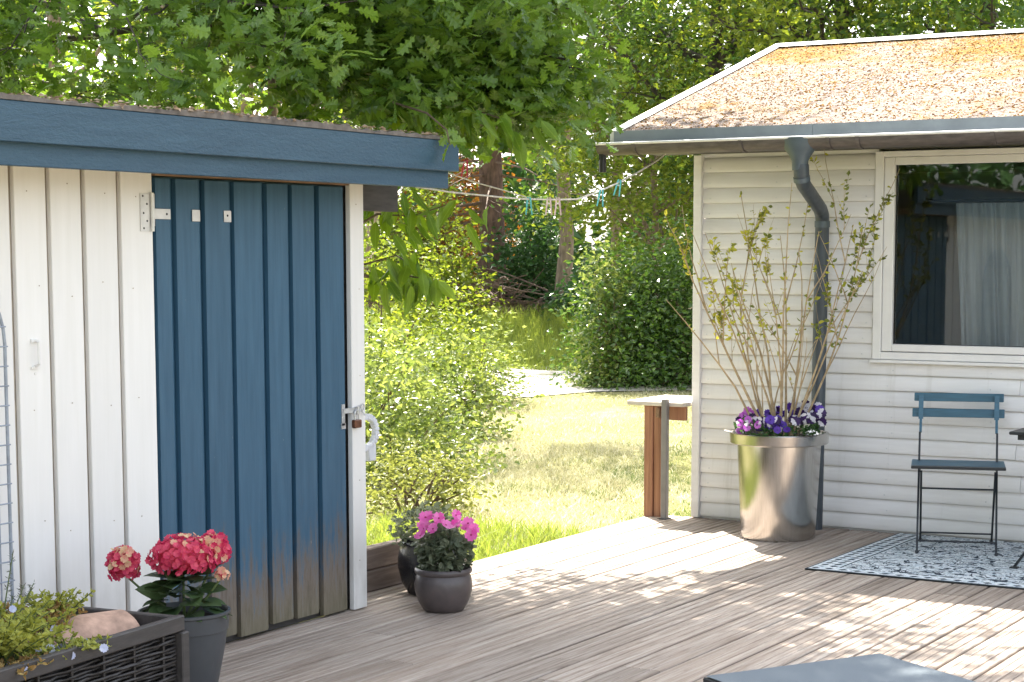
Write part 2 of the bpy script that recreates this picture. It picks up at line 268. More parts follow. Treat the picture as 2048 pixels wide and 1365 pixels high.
    db = m.math('MAXIMUM', dots(Y, X, 0.048, 0.062, 0.024, 2.6), dots(m.math('ADD', Y, 0.03), X, 0.108, 0.062, 0.026, 2.6))
    db = m.math('MAXIMUM', db, m.math('LESS_THAN', m.math('ABSOLUTE', m.math('SUBTRACT', X, 0.152)), 0.006))
    df = dots(X, Y, 0.050, 0.075, 0.022, 3.0)
    pat = m.mix(bf, m.mix(bl, fl, db), df)
    edge = m.math('MAXIMUM', m.math('LESS_THAN', X, 0.010), m.math('LESS_THAN', Y, 0.014))
    pat = m.math('MAXIMUM', pat, edge)
    ground = m.ramp(m.noise(m.coord('Object', (18, 18, 1)), 1, 3), [(0.35, (0.54, 0.615, 0.66)), (0.6, (0.70, 0.735, 0.755))])
    m.base(m.mix(pat, m.mix(m.math('MULTIPLY', m.step(m.noise(m.coord('Object', (34, 30, 1)), 1.0, 2, 0.5, 1.5), 0.55, 0.60), 0.55), ground, (0.14, 0.20, 0.27)), (0.028, 0.042, 0.06))); m.bump(m.noise(m.coord('Object', (300, 300, 1)), 1, 1), 0.3, 0.002); MT['rug'] = m.m
    # lounger textile
    m = Mat('grey_mesh_textile', 0.85, 0, 0.15); v = m.coord('Object', (1, 1, 1)); s = m.n('SeparateXYZ'); m.l(v, s.inputs[0])
    wv = m.math('MULTIPLY', m.math('SINE', m.math('MULTIPLY', s.outputs[0], 1500)), m.math('SINE', m.math('MULTIPLY', s.outputs[1], 1500)))
    m.base(m.ramp(m.math('MULTIPLY_ADD', wv, 0.5, 0.5), [(0.2, (0.085, 0.105, 0.122)), (0.8, (0.19, 0.22, 0.245))])); m.bump(wv, 0.4, 0.001); MT['mesh'] = m.m
    # curtain, interior
    MT['curtain'] = simple('white_curtain', (0.66, 0.68, 0.70), 0.85, nz=12, amt=0.06, bump=0.05)
    MT['room'] = simple('interior_wall', (0.46, 0.42, 0.37), 0.8, nz=3, amt=0.1, bump=0.05)
    MT['room_floor'] = simple('interior_floor', (0.16, 0.105, 0.06), 0.6, nz=4, amt=0.25, bump=0.05)
    m = Mat('window_glass', 0.02); g = m.n('BsdfGlossy'); g.inputs['Roughness'].default_value = 0.015; t = m.n('BsdfTransparent'); t.inputs['Color'].default_value = (0.80, 0.84, 0.84, 1)
    fr = m.n('Fresnel'); fr.inputs['IOR'].default_value = 1.75; mx = m.n('MixShader'); m.l(fr.outputs[0], mx.inputs[0]); m.l(t.outputs[0], mx.inputs[1]); m.l(g.outputs[0], mx.inputs[2])
    m.l(mx.outputs[0], m.t.nodes['Material Output'].inputs['Surface']); MT['glass'] = m.m
mk_materials()

# ------------------------------------------------------------------ object helpers
def wloc(o):
    v = Vector((0, 0, 0))
    while o is not None: v += o.location; o = o.parent
    return v
def link(name, me, parent=None, loc=None):
    o = bpy.data.objects.new(name, me); C.objects.link(o)
    if parent is not None: o.parent = parent
    if loc is not None: o.location = loc
    return o
def tag(o, label=None, cat=None, group=None, kind=None):
    for k, v in (('label', label), ('category', cat), ('group', group), ('kind', kind)):
        if v: o[k] = v
    return o
def thing(name, loc, label, cat, group=None, kind=None):
    return tag(link(name, None, None, loc), label, cat, group, kind)

def fast_mesh(name, V, F, mats, midx=None, smooth=False):
    """V (n,3) float array, F (m,k) int array of equal-size faces."""
    me = bpy.data.meshes.new(name); V = np.asarray(V, np.float32); F = np.asarray(F, np.int32)
    me.vertices.add(len(V)); me.vertices.foreach_set('co', V.ravel())
    k = F.shape[1]; me.loops.add(F.size); me.loops.foreach_set('vertex_index', F.ravel())
    me.polygons.add(len(F)); me.polygons.foreach_set('loop_start', np.arange(0, F.size, k, dtype=np.int32))
    if midx is not None: me.polygons.foreach_set('material_index', np.asarray(midx, np.int32))
    me.polygons.foreach_set('use_smooth', np.full(len(F), smooth))
    for m in (mats if isinstance(mats, (list, tuple)) else [mats]): me.materials.append(m)
    me.update(calc_edges=True); return me

class MB:
    """collects shapes in world coordinates; build() makes ONE mesh object relative to its parent."""
    def __init__(s): s.v = []; s.f = []; s.mi = []; s.cur = 0
    def add(s, vs, fs):
        o = len(s.v); s.v += [tuple(p) for p in vs]; s.f += [tuple(i + o for i in f) for f in fs]; s.mi += [s.cur] * len(fs); return s
    def box(s, lo, hi, M=None):
        x0, y0, z0 = lo; x1, y1, z1 = hi
        vs = [Vector(p) for p in ((x0, y0, z0), (x1, y0, z0), (x1, y1, z0), (x0, y1, z0), (x0, y0, z1), (x1, y0, z1), (x1, y1, z1), (x0, y1, z1))]
        if M is not None: vs = [M @ p for p in vs]
        return s.add(vs, [(0, 3, 2, 1), (4, 5, 6, 7), (0, 1, 5, 4), (1, 2, 6, 5), (2, 3, 7, 6), (3, 0, 4, 7)])
    def prism(s, poly, axis, a, b):
        """poly in the two other axes, extruded along axis from a to b."""
        n = len(poly); mk = {0: lambda p, t: (t, p[0], p[1]), 1: lambda p, t: (p[0], t, p[1]), 2: lambda p, t: (p[0], p[1], t)}[axis]
        vs = [mk(p, a) for p in poly] + [mk(p, b) for p in poly]
        fs = [(i, (i + 1) % n, n + (i + 1) % n, n + i) for i in range(n)] + [tuple(range(n))[::-1], tuple(range(n, 2 * n))]
        return s.add(vs, fs)
    def bar(s, a, b, w, h, up=(0, 0, 1)):
        a, b = Vector(a), Vector(b); d = (b - a).normalized(); u = Vector(up)
        x = d.cross(u); x = x.normalized() if x.length > 1e-4 else Vector((1, 0, 0)); y = x.cross(d)
        vs = [p + x * (sx * w / 2) + y * (sy * h / 2) for p in (a, b) for sx, sy in ((-1, -1), (1, -1), (1, 1), (-1, 1))]
        return s.add(vs, [(0, 1, 2, 3), (7, 6, 5, 4), (0, 4, 5, 1), (1, 5, 6, 2), (2, 6, 7, 3), (3, 7, 4, 0)])
    def tube(s, pts, r, n=8, cap=True):
        pts = [Vector(p) for p in pts]; r = r if hasattr(r, '__len__') else [r] * len(pts)
        vs = []; fs = []; x = None
        for i, p in enumerate(pts):
            d = (pts[min(i + 1, len(pts) - 1)] - pts[max(i - 1, 0)]).normalized()
            if x is None: x = d.orthogonal().normalized()
            else:
                x = x - d * x.dot(d); x = x.normalized() if x.length > 1e-5 else d.orthogonal().normalized()
            y = d.cross(x)
            vs += [p + (x * math.cos(2 * math.pi * k / n) + y * math.sin(2 * math.pi * k / n)) * r[i] for k in range(n)]
        for i in range(len(pts) - 1):
            fs += [(i * n + k, i * n + (k + 1) % n, (i + 1) * n + (k + 1) % n, (i + 1) * n + k) for k in range(n)]
        if cap: fs += [tuple(range(n))[::-1], tuple(range((len(pts) - 1) * n, len(pts) * n))]
        return s.add(vs, fs)
    def lathe(s, prof, c, n=32, wob=0.0):
        vs = []; fs = []; cx, cy, cz = c
        for r, z in prof: vs += [(cx + r * math.cos(2 * math.pi * k / n), cy + r * math.sin(2 * math.pi * k / n), cz + z) for k in range(n)]
        for i in range(len(prof) - 1): fs += [(i * n + k, i * n + (k + 1) % n, (i + 1) * n + (k + 1) % n, (i + 1) * n + k) for k in range(n)]
        return s.add(vs, fs)
    def build(s, name, mats, parent=None, smooth=None, bevel=0.0, world=True):
        me = bpy.data.meshes.new(name)
        off = wloc(parent) if (world and parent is not None) else Vector((0, 0, 0))
        me.from_pydata([tuple(Vector(p) - off) for p in s.v], [], s.f)
        for m in (mats if isinstance(mats, (list, tuple)) else [mats]): me.materials.append(m)
        me.polygons.foreach_set('material_index', s.mi)
        if bevel:
            bm = bmesh.new(); bm.from_mesh(me); bmesh.ops.recalc_face_normals(bm, faces=bm.faces)
            bmesh.ops.bevel(bm, geom=[e for e in bm.edges if len(e.link_faces) == 2 and e.calc_face_angle(0) > 0.6], offset=bevel, segments=1, affect='EDGES', clamp_overlap=True)
            bm.to_mesh(me); bm.free()
        if smooth is not None:
            me.polygons.foreach_set('use_smooth', [True] * len(me.polygons)); me.set_sharp_from_angle(angle=math.radians(smooth))
        me.update(); return link(name, me, parent)

# leaf templates: x = across, y = along the leaf, z = normal
def tmpl_oval(L=1.0, Wd=0.5, fold=0.12, droop=0.12):
    ys = [0.0, 0.35, 0.72, 1.0]; ws = [0.0, 0.5, 0.40, 0.0]
    v = [(0, 0, 0)]
    for y, w in zip(ys[1:3], ws[1:3]): v += [(-w * Wd, y * L, fold * Wd), (0, y * L, -droop * y * y * L), (w * Wd, y * L, fold * Wd)]
    v.append((0, L, -droop * L))
    f = [(0, 2, 1), (0, 3, 2), (1, 2, 5), (1, 5, 4), (2, 3, 6), (2, 6, 5), (4, 5, 7), (5, 6, 7)]
    return np.array(v), np.array(f)
def tmpl_diamond(L=1.0, Wd=0.55, fold=0.12):
    return np.array([(0, 0, 0), (Wd / 2, L * .45, fold), (0, L, -0.05), (-Wd / 2, L * .45, fold)]), np.array([(0, 1, 2), (0, 2, 3)])
def tmpl_oak():
    half = [(0.015, 0.0), (0.04, 0.12), (0.17, 0.21), (0.07, 0.31), (0.27, 0.43), (0.11, 0.53), (0.35, 0.66), (0.17, 0.74), (0.25, 0.88), (0.08, 0.93)]
    mid = [(0, y) for y in (0.0, 0.2, 0.4, 0.6, 0.8, 1.0)]
    v = [(x, y, -0.16 * y * y) for x, y in mid]
    f = []
    seg = lambda y: min(5, max(0, int(round(y * 5))))
    for sgn in (1, -1):
        b = len(v); v += [(sgn * x, y, 0.05 * x * 4 - 0.16 * y * y + 0.02 * (i % 2)) for i, (x, y) in enumerate(half)]
        for i in range(len(half) - 1):
            m0, m1 = seg(half[i][1]), seg(half[i + 1][1])
            t = (m0, b + i, b + i + 1) if sgn > 0 else (m0, b + i + 1, b + i); f.append(t)
            if m1 != m0: f.append((m0, b + i + 1, m1) if sgn > 0 else (m0, m1, b + i + 1))
        e = b + len(half) - 1; f.append((seg(0.92), e, 5) if sgn > 0 and seg(.92) != 5 else ((4, e, 5) if sgn > 0 else (4, 5, e)))
    return np.array(v), np.array(f)
T_OVAL = tmpl_oval(); T_LONG = tmpl_oval(1, 0.38, 0.10, 0.22); T_DIA = tmpl_diamond(); T_OAK = tmpl_oak(); T_NARROW = tmpl_diamond(1, 0.16, 0.02)

def frames(n, droop=0.0, flat=0.5, rg=rng, out=None):
    """random leaf frames (n,3,3): rows are across, along, normal."""
    d = rg.normal(size=(n, 3)); d[:, 2] = d[:, 2] * (1 - flat) - droop
    if out is not None: d += out
    d /= np.linalg.norm(d, axis=1, keepdims=True)
    u = rg.normal(size=(n, 3)) * (1 - flat * 0.6); u[:, 2] += flat * 1.2
    x = np.cross(d, u); x /= np.linalg.norm(x, axis=1, keepdims=True) + 1e-9
    z = np.cross(x, d); return np.stack([x, d, z], axis=1)
def leaf_cloud(T, P, sizes, Fr):
    tv, tf = T; n = len(P)
    V = np.einsum('kj,njl->nkl', tv, Fr) * np.asarray(sizes)[:, None, None] + np.asarray(P)[:, None, :]
    F = tf[None] + (np.arange(n) * len(tv))[:, None, None]
    return V.reshape(-1, 3), F.reshape(-1, tf.shape[1])
def leaves_obj(name, T, P, sizes, Fr, mats, parent=None, kind='stuff', midx=None):
    off = np.array(wloc(parent)) if parent is not None else np.zeros(3)
    V, F = leaf_cloud(T, np.asarray(P) - off, sizes, Fr)
    mi = None if midx is None else np.repeat(midx, len(T[1]))
    o = link(name, fast_mesh(name, V, F, mats, mi), parent)
    if kind: o['kind'] = kind
    return o
def leaf_mesh(name, T, mat, smooth=False): return fast_mesh(name, T[0], T[1], mat, None, smooth)
def leaf_parts(name, me, P, sizes, Fr, parent):
    off = wloc(parent)
    for p, s, f in zip(P, sizes, Fr):
        o = link(name, me, parent)
        M = Matrix(((f[0][0], f[1][0], f[2][0], 0), (f[0][1], f[1][1], f[2][1], 0), (f[0][2], f[1][2], f[2][2], 0), (0, 0, 0, 1)))
        o.matrix_local = Matrix.Translation(Vector(p) - off) @ M @ Matrix.Scale(float(s), 4)

# how large and whether a point is in the photo's view (used only to choose which leaves become single parts)
def in_view(P):
    P = np.asarray(P) - np.array([0, 0, 1.62])
    f = np.array([-math.sin(YAW) * math.cos(PITCH), math.cos(YAW) * math.cos(PITCH), -math.sin(PITCH)])
    r = np.array([math.cos(YAW), math.sin(YAW), 0]); u = np.cross(r, f)
    w = P @ f; x = 1086.4 + 3713.6 * (P @ r) / w; y = 896.8 - 3713.6 * (P @ u) / w
    return (w > 0.2) & (x > 0) & (x < 2048) & (y > 0) & (y < 1365), w

def bearing(deg, d): return (-d * math.sin(math.radians(deg)), d * math.cos(math.radians(deg)))
def ground_z(x, y):
    d = np.hypot(x, y); b = np.clip((d - 29.5) / 6.0, 0, 1); b = b * b * (3 - 2 * b)
    z = -0.13 + 0.78 * b + np.clip((d - 36) / 40, 0, 1) * 0.9
    z = z + 0.025 * np.sin(x * 1.7 + y * 0.6) + 0.02 * np.sin(y * 2.3 - x * 0.9)
    return z

# ------------------------------------------------------------------ ground
def make_ground():
    def axis(lo, hi, fine_lo, fine_hi, fs, n):
        return np.unique(np.concatenate([np.linspace(lo, fine_lo, n), np.arange(fine_lo, fine_hi, fs), np.linspace(fine_hi, hi, n)]))
    xs = axis(-260, 200, -28, 4, 0.5, 18); ys = axis(-120, 300, 4, 44, 0.5, 18)
    X, Y = np.meshgrid(xs, ys); Z = ground_z(X, Y); V = np.stack([X, Y, Z], -1).reshape(-1, 3)
    nx, ny = len(xs), len(ys); i = np.arange(nx - 1)[None] + np.arange(ny - 1)[:, None] * nx
    F = np.stack([i, i + 1, i + 1 + nx, i + nx], -1).reshape(-1, 4)
    cen = V[F].mean(1); mi = (np.hypot(cen[:, 0], cen[:, 1]) > 33.5).astype(int)
    o = link('lawn_ground', fast_mesh('lawn_ground', V, F, [MT['lawn'], MT['forest_floor']], mi, True)); tag(o, kind='structure')
    # pale gravel path crossing behind the lawn, following the ground 6 mm above it
    r = np.array([math.cos(YAW), math.sin(YAW)]); f = np.array([-r[1], r[0]])
    a = np.linspace(-7, 12, 60); b = np.linspace(0, 1, 9); vs = []
    for s in a:
        c0 = 23.0 + 0.25 * math.sin(s * 1.3) + 0.15 * math.sin(s * 3.1); c1 = 28.2 + 0.2 * math.sin(s * 1.7 + 1) + 0.12 * math.sin(s * 4.3)
        for t in b:
            p = r * s + f * (c0 + (c1 - c0) * t); vs.append((p[0], p[1], 0))
    vs = np.array(vs)
    # height from the same triangulated field, raised clear of it
    vs[:, 2] = ground_z(vs[:, 0], vs[:, 1]) + 0.012
    i = np.arange(len(b) - 1)[None] + np.arange(len(a) - 1)[:, None] * len(b)
    F = np.stack([i, i + 1, i + 1 + len(b), i + len(b)], -1).reshape(-1, 4)[:, ::-1]
    tag(link('gravel_path', fast_mesh('gravel_path', vs, F, MT['gravel'], None, True)), kind='structure')
make_ground()

def grass_patch(name, n, region, h0, h1, w, mat, label, seed, lean=0.35):
    rg = np.random.default_rng(seed); P = region(n, rg); n = len(P); z = ground_z(P[:, 0], P[:, 1]) - 0.01
    base = np.column_stack([P, z]); a = rg.uniform(0, 2 * math.pi, n); h = rg.uniform(h0, h1, n)
    side = np.column_stack([np.cos(a), np.sin(a), np.zeros(n)]) * (w * rg.uniform(.7, 1.3, n))[:, None]
    ln = rg.normal(size=(n, 2)) * lean
    if name == 'bank_grass': h = h * np.clip((np.hypot(P[:, 0], P[:, 1]) - 27.4) / 3.2, .15, 1)
    tip = base + np.column_stack([ln * h[:, None], h]); midp = base + np.column_stack([ln * h[:, None] * .25, h * .55])
    V = np.stack([base - side, base + side, midp + side * .7, midp - side * .7, tip], 1).reshape(-1, 3)
    k = np.arange(n)[:, None] * 5; F = np.concatenate([k + np.array([[0, 1, 2]]), k + np.array([[0, 2, 3]]), k + np.array([[3, 2, 4]])])
    o = link(name, fast_mesh(name, V, F, mat)); tag(o, label, 'grass', kind='stuff'); return o
def lawn_region(n, rg):
    d = 8.2 + (rg.power(0.75, n)) * 16.4; br = rg.uniform(24, 40, n); P = np.column_stack([-d * np.sin(np.radians(br)), d * np.cos(np.radians(br))])
    m = (P[:, 0] < -5.26) & ~((P[:, 0] > -7.6) & (P[:, 1] < 6.95)); k = np.sin(P[:, 0] * 1.9 + 1) * np.sin(P[:, 1] * 1.3) + 0.6 * np.sin(P[:, 0] * 4.7 + P[:, 1] * 3.1)
    return P[m & (k + rg.normal(size=n) * .7 > -0.7 + 1.6 * np.clip((d - 21.5) / 3, 0, 1))]
grass_patch('lawn_grass', 150000, lawn_region, 0.025, 0.075, 0.0032, MT['grass'], 'short sunlit lawn grass between the shed and the house', 3, 0.7)
def edge_region(n, rg): return np.column_stack([rg.uniform(-6.7, -5.27, n) , rg.uniform(6.95, 9.6, n)])
grass_patch('tall_lawn_grass', 9000, edge_region, 0.06, 0.17, 0.004, MT['tall_grass'], 'longer green grass along the edge of the deck behind the two pots', 4, 0.4)
def bank_region(n, rg):
    d = rg.uniform(27.7, 32.5, n); br = rg.uniform(26.5, 36, n); return np.column_stack([-d * np.sin(np.radians(br)), d * np.cos(np.radians(br))])
grass_patch('bank_grass', 30000, bank_region, 0.22, 0.55, 0.010, MT['tall_grass'], 'tall bright green grass on the bank beyond the pale gravel path', 5, 0.3)

# ------------------------------------------------------------------ deck
deck = thing('deck', (-2, 4, 0), None, None, kind='structure')
PITCHB, WB = 0.1812, 0.1690
def plank_mesh(L, seed):
    rg = random.Random(seed); w = WB / 2; g = 0.0028
    xs = [(-w, -0.028), (-w, -0.004), (-w + .004, 0)]
    for c in (-0.043, 0.0, 0.043): xs += [(c - 0.0045, 0), (c - .0022, -g), (c + .0022, -g), (c + .0045, 0)]
    xs += [(w - .004, 0), (w, -0.004), (w, -0.028)]
    vs = [(x, y, z) for y in (0, L) for x, z in xs]; n = len(xs); fs = [(i, i + 1, n + i + 1, n + i) for i in range(n - 1)] + [tuple(range(n)), tuple(range(n, 2 * n))[::-1]]
    me = bpy.data.meshes.new('plank'); me.from_pydata(vs, [], fs); me.materials.append(MT['deck']); me.update(); return me
PM = {}
def plank(xc, y0, y1):
    L = round(y1 - y0, 1); key = L
    if key not in PM: PM[key] = plank_mesh(1.0, 1)
    o = link('plank', PM[key], deck, (xc + 2, y0 - 4, random.uniform(-0.0012, 0.0012))); o.scale = (1, y1 - y0, 1)
PM0 = plank_mesh(1.0, 1)
class _P(dict):
    def __contains__(s, k): return True
    def __getitem__(s, k): return PM0
PM = _P()
for k in range(-22, 17):
    xc = -2.117 - PITCHB * k - PITCHB / 2; y0 = -1.8; y1 = 10.205 if xc < -4.95 else 10.224
    if xc < -4.9: y0 = 4.0 if xc > -4.955 else 6.86
    cuts = [y0]; y = y0 + random.uniform(2.2, 4.5)
    while y < y1 - 1.2: cuts.append(y); y += random.uniform(3.0, 4.8)
    cuts.append(y1)
    for a, b in zip(cuts[:-1], cuts[1:]): plank(xc, a, b - (0.004 if b < y1 else 0))
e = MB().box((-5.232, 6.86, -0.028), (-5.2, 10.225, -0.001)).build('edge_plank', MT['deck'], deck, bevel=0.003)
MB().box((-5.225, 6.87, -0.20), (-5.205, 10.22, -0.029)).build('edge_skirt', MT['sleeper'], deck)
MB().box((-5.2, 10.206, -0.20), (-4.95, 10.226, -0.002)).build('edge_skirt', MT['sleeper'], deck)

# ------------------------------------------------------------------ shed
shed = thing('shed', (-6.2, 4.6, 0), 'white board shed with blue trim and a blue plank door, standing on the deck', 'shed')
XF = -4.97
MB().box((-7.4, 2.4, 0.0), (-5.012, 6.80, 2.02)).build('wall', MT['dark_wood'], shed)
# recessed under boards between the white boards
gaps = [(4.728, 4.748), (4.902, 4.926), (5.078, 5.100), (5.266, 5.286)]
ys = [2.4 + 0.176 * i for i in range(13)] + [4.738, 4.913, 5.089, 5.276, 5.46]
ys = sorted(set(round(v, 3) for v in ys if v < 4.60 or v > 4.7))
for a, b in zip(ys[:-1], ys[1:]):
    x = XF + random.uniform(-0.002, 0.002)
    MB().box((x - 0.022, a + 0.012, 0.03), (x, b - (0.012 if b < 5.45 else 0.0), 1.955)).build('siding_board', MT['white_board'], shed, bevel=0.0025)
    MB().box((XF - 0.036, b - 0.05, 0.03), (XF - 0.0225, b + (0.05 if b < 5.45 else 0.0), 1.955)).build('under_board', MT['under_board'], shed)
mb = MB()
for y_ in (4.83, 4.995, 5.18, 5.37, 6.77):
    for z_ in (0.22, 0.62, 1.05, 1.48, 1.86):
        xx = XF + .001 if y_ < 6 else -4.957; yy = y_ + random.uniform(-.03, .03) * (1 if y_ < 6 else .4); zz = z_ + random.uniform(-.03, .03); mb.tube([(xx, yy, zz), (xx + .0022, yy, zz)], .0024, 6)
nb_ = mb.build('nail', MT['under_board'], shed); nb_['kind'] = 'stuff'
# corner board, its return and the end wall
MB().box((-4.985, 6.722, 0.004), (-4.957, 6.822, 1.925)).build('corner_board', MT['white_board'], shed, bevel=0.003)
MB().box((-5.12, 6.8225, 0.02), (-4.992, 6.846, 1.925)).build('corner_board', MT['white_board'], shed, bevel=0.003)
for i in range(16):
    MB().box((-5.26 - i * .15, 6.801, 0.02), (-5.13 - i * .15, 6.83, 1.98)).build('siding_board', MT['white_board'], shed)
# door
door = MB().box((-5.006, 5.468, 0.04), (-4.992, 6.712, 1.912)).build('door', MT['blue_door'], shed)
ed = [5.472, 5.588, 5.757, 5.940, 6.150, 6.320, 6.505, 6.710]
for i, (a, b) in enumerate(zip(ed[:-1], ed[1:])):
    zb = 0.012 + random.uniform(0.0, 0.028); x = -4.968 + random.uniform(-.002, .002)
    # a board with a proud face and a bevelled, recessed lip along its far side
    prof = [(x - .022, a + .004), (x, a + .004), (x, b - .030), (x - .012, b - .020), (x - .018, b - .004), (x - .022, b - .004)]
    MB().prism(prof, 2, zb, 1.905).build('plank', MT['blue_door'], door)
MB().box((-4.99, 5.47, 1.915), (-4.962, 6.72, 1.945)).build('door_lintel', MT['raw_wood'], shed)
# fascia, roof, beam
MB().box((-4.676, 2.1, 1.983), (-4.645, 7.13, 2.118)).build('fascia_board', MT['blue_trim'], shed, bevel=0.003)
MB().box((-4.704, 2.1, 1.906), (-4.6765, 7.09, 2.05)).build('fascia_board', MT['blue_trim'], shed, bevel=0.003)
MB().box((-7.7, 2.1, 2.06), (-4.7045, 7.085, 2.085)).build('roof', MT['felt'], shed)
MB().box((-4.99, 2.1, 1.945), (-4.7045, 7.085, 1.957)).build('soffit', MT['raw_wood'], shed)
rg = random.Random(3); mb = MB(); y = 2.1
pts = []
while y < 7.14: pts.append((y, 2.118 + rg.uniform(0.004, 0.024) + (0.012 if 5.3 < y < 6.3 else 0))); y += rg.uniform(0.03, 0.09)
mb.prism([(2.1, 2.119)] + pts + [(7.14, 2.119)], 0, -4.75, -4.642).build('roof_felt_edge', MT['felt'], shed)
lv = []; n = 900
P = np.column_stack([rng.uniform(-4.76, -4.635, n), np.concatenate([rng.uniform(2.2, 7.1, n // 2), rng.normal(5.75, 0.35, n - n // 2)]), np.full(n, 2.135) + rng.uniform(0, .012, n)])
leaves_obj('leaf_litter', T_DIA, P, rng.uniform(.015, .035, n), frames(n, 0, .9), MT['litter'], shed)
MB().box((-5.13, 6.847, 1.81), (-5.09, 7.285, 1.945)).build('roof_beam', MT['dark_wood'], shed, bevel=0.004)
MB().box((-7.5, 7.06, 1.95), (-4.7045, 7.085, 2.06)).build('barge_board', MT['dark_wood'], shed)
# hinge, strap plates
h = MB().box((-4.968, 5.388, 1.700), (-4.9655, 5.440, 1.845)).box((-4.968, 5.447, 1.72), (-4.960, 5.462, 1.845)); h.tube([(-4.958, 5.446, 1.70), (-4.958, 5.446, 1.848)], .007, 8)
hinge = h.build('hinge', MT['galv_white'], shed)
MB().box((-4.9645, 5.462, 1.748), (-4.961, 5.553, 1.788)).build('hinge_strap', MT['galv_white'], door, bevel=.001)
MB().box((-4.9645, 5.68, 1.742), (-4.961, 5.726, 1.788)).build('strap_plate', MT['galv_white'], door, bevel=.001)
MB().box((-4.9645, 5.872, 1.742), (-4.961, 5.916, 1.788)).build('strap_plate', MT['galv_white'], door, bevel=.001)
mb = MB()
for y, z in ((5.402, 1.835), (5.424, 1.805), (5.405, 1.77), (5.424, 1.74), (5.405, 1.712)): mb.tube([(-4.9656, y, z), (-4.9646, y, z)], .0045, 6)
mb.build('screw', MT['hole'], hinge)
mb = MB()
for y in (5.53, 5.892): mb.tube([(-4.962, y, 1.768), (-4.9595, y, 1.768)], .005, 6)
mb.build('screw', MT['hole'], door)
# wall cleat
mb = MB(); mb.tube([(-4.968, 4.824, 1.305), (-4.945, 4.824, 1.300), (-4.945, 4.824, 1.222), (-4.966, 4.824, 1.210)], .006, 8)
mb.box((-4.969, 4.806, 1.298), (-4.962, 4.842, 1.310)); mb.box((-4.969, 4.804, 1.203), (-4.962, 4.846, 1.212)); mb.tube([(-4.970, 4.827, 1.186), (-4.966, 4.827, 1.186)], .006, 8)
mb.build('wall_hook', MT['white_board'], shed)
# hasp on the door
mb = MB().box((-4.967, 6.652, 0.85), (-4.963, 6.675, 0.945)).box((-4.967, 6.648, 0.835), (-4.963, 6.680, 0.86)).bar((-4.958, 6.66, 0.915), (-4.952, 6.745, 0.915), .006, .022)
mb.tube([(-4.957, 6.735, .925), (-4.935, 6.735, .93), (-4.935, 6.735, .90), (-4.957, 6.735, .895)], .004, 6)
mb.build('hasp', MT['galv'], door)
# grey-white plastic D-shaped hose bracket on the shed end
mb = MB(); dp = []
for k in range(13):
    a = math.pi / 2 - math.pi * k / 12; dp.append((-5.03, 6.925 + 0.075 * math.cos(a), 0.795 + 0.072 * math.sin(a)))
for a, b in zip(dp[:-1], dp[1:]): mb.bar(a, b, 0.03, 0.03, (1, 0, 0))
mb.bar((-5.03, 6.925, 0.867), (-5.03, 6.848, 0.867), .03, .028, (1, 0, 0)); mb.bar((-5.03, 6.925, 0.723), (-5.03, 6.848, 0.723), .03, .03, (1, 0, 0))
mb.box((-5.05, 6.847, 0.715), (-5.01, 6.866, 0.875)); mb.box((-5.045, 6.93, 0.66), (-5.015, 6.985, 0.735))
mb.build('hose_bracket', MT['white_plastic'], shed, smooth=40, bevel=.004)

lock = thing('padlock', (-4.943, 6.735, 0.85), 'small tarnished brass padlock hanging from the hasp of the blue shed door', 'padlock')
MB().box((-4.956, 6.712, 0.835), (-4.932, 6.762, 0.872)).build('body', MT['brass'], lock, bevel=.004)
mb = MB(); mb.tube([(-4.944, 6.722, .87)] + [(-4.944, 6.737 - .015 * math.cos(math.pi * k / 8), .897 + .018 * math.sin(math.pi * k / 8)) for k in range(9)] + [(-4.944, 6.752, .87)], .0042, 8); mb.build('shackle', MT['galv'], lock, smooth=60)
keys = thing('key_ring', (-4.948, 6.775, 0.92), 'small steel ring and hook caught above the padlock on the white corner board', 'ring')
mb = MB(); mb.tube([(-4.945, 6.782 + .013 * math.cos(2 * math.pi * k / 14), .925 + .014 * math.sin(2 * math.pi * k / 14)) for k in range(15)], .003, 6)
mb.build('ring', MT['galv'], keys, smooth=60)
mb = MB(); mb.tube([(-4.945, 6.757 + .011 * math.cos(2 * math.pi * k / 14), .92 + .012 * math.sin(2 * math.pi * k / 14)) for k in range(15)], .003, 6); mb.bar((-4.945, 6.77, .912), (-4.945, 6.80, .888), .008, .004)
mb.build('clip', MT['galv'], keys, smooth=60)

# arched wire trellis leaning on the shed wall at the left edge
tr = thing('wire_trellis', (-4.92, 4.3, 0), 'arched galvanised wire trellis standing against the white shed wall', 'trellis')
def arch_z(y): t = (y - 4.214) / 0.42; return 1.30 + 0.34 * math.sqrt(max(0, 1 - t * t))
fr = [(-4.915, 4.634, 0.03), (-4.915, 4.634, 1.30)] + [(-4.915, 4.214 + .42 * math.cos(a), 1.30 + .34 * math.sin(a)) for a in [math.pi * k / 20 for k in range(1, 20)]] + [(-4.915, 3.794, 1.30), (-4.915, 3.794, 0.03)]
MB().tube(fr, .006, 8).build('frame', MT['trellis'], tr, smooth=60)
for k in range(22):
    z = 0.12 + k * 0.069; hw = 0.42 if z < 1.3 else 0.42 * math.sqrt(max(0.0, 1 - ((z - 1.3) / .34) ** 2))
    if hw > .05: MB().tube([(-4.910, 4.214 - hw - .008, z), (-4.910, 4.214 + hw + .008, z)], .0028, 6).build('cross_wire', MT['trellis'], tr)
for k in range(17):
    y = 3.838 + k * .047; MB().tube([(-4.9205, y, 0.04), (-4.9205, y, arch_z(y) - .01)], .0028, 6).build('upright_wire', MT['trellis'], tr) if y < 4.60 else None

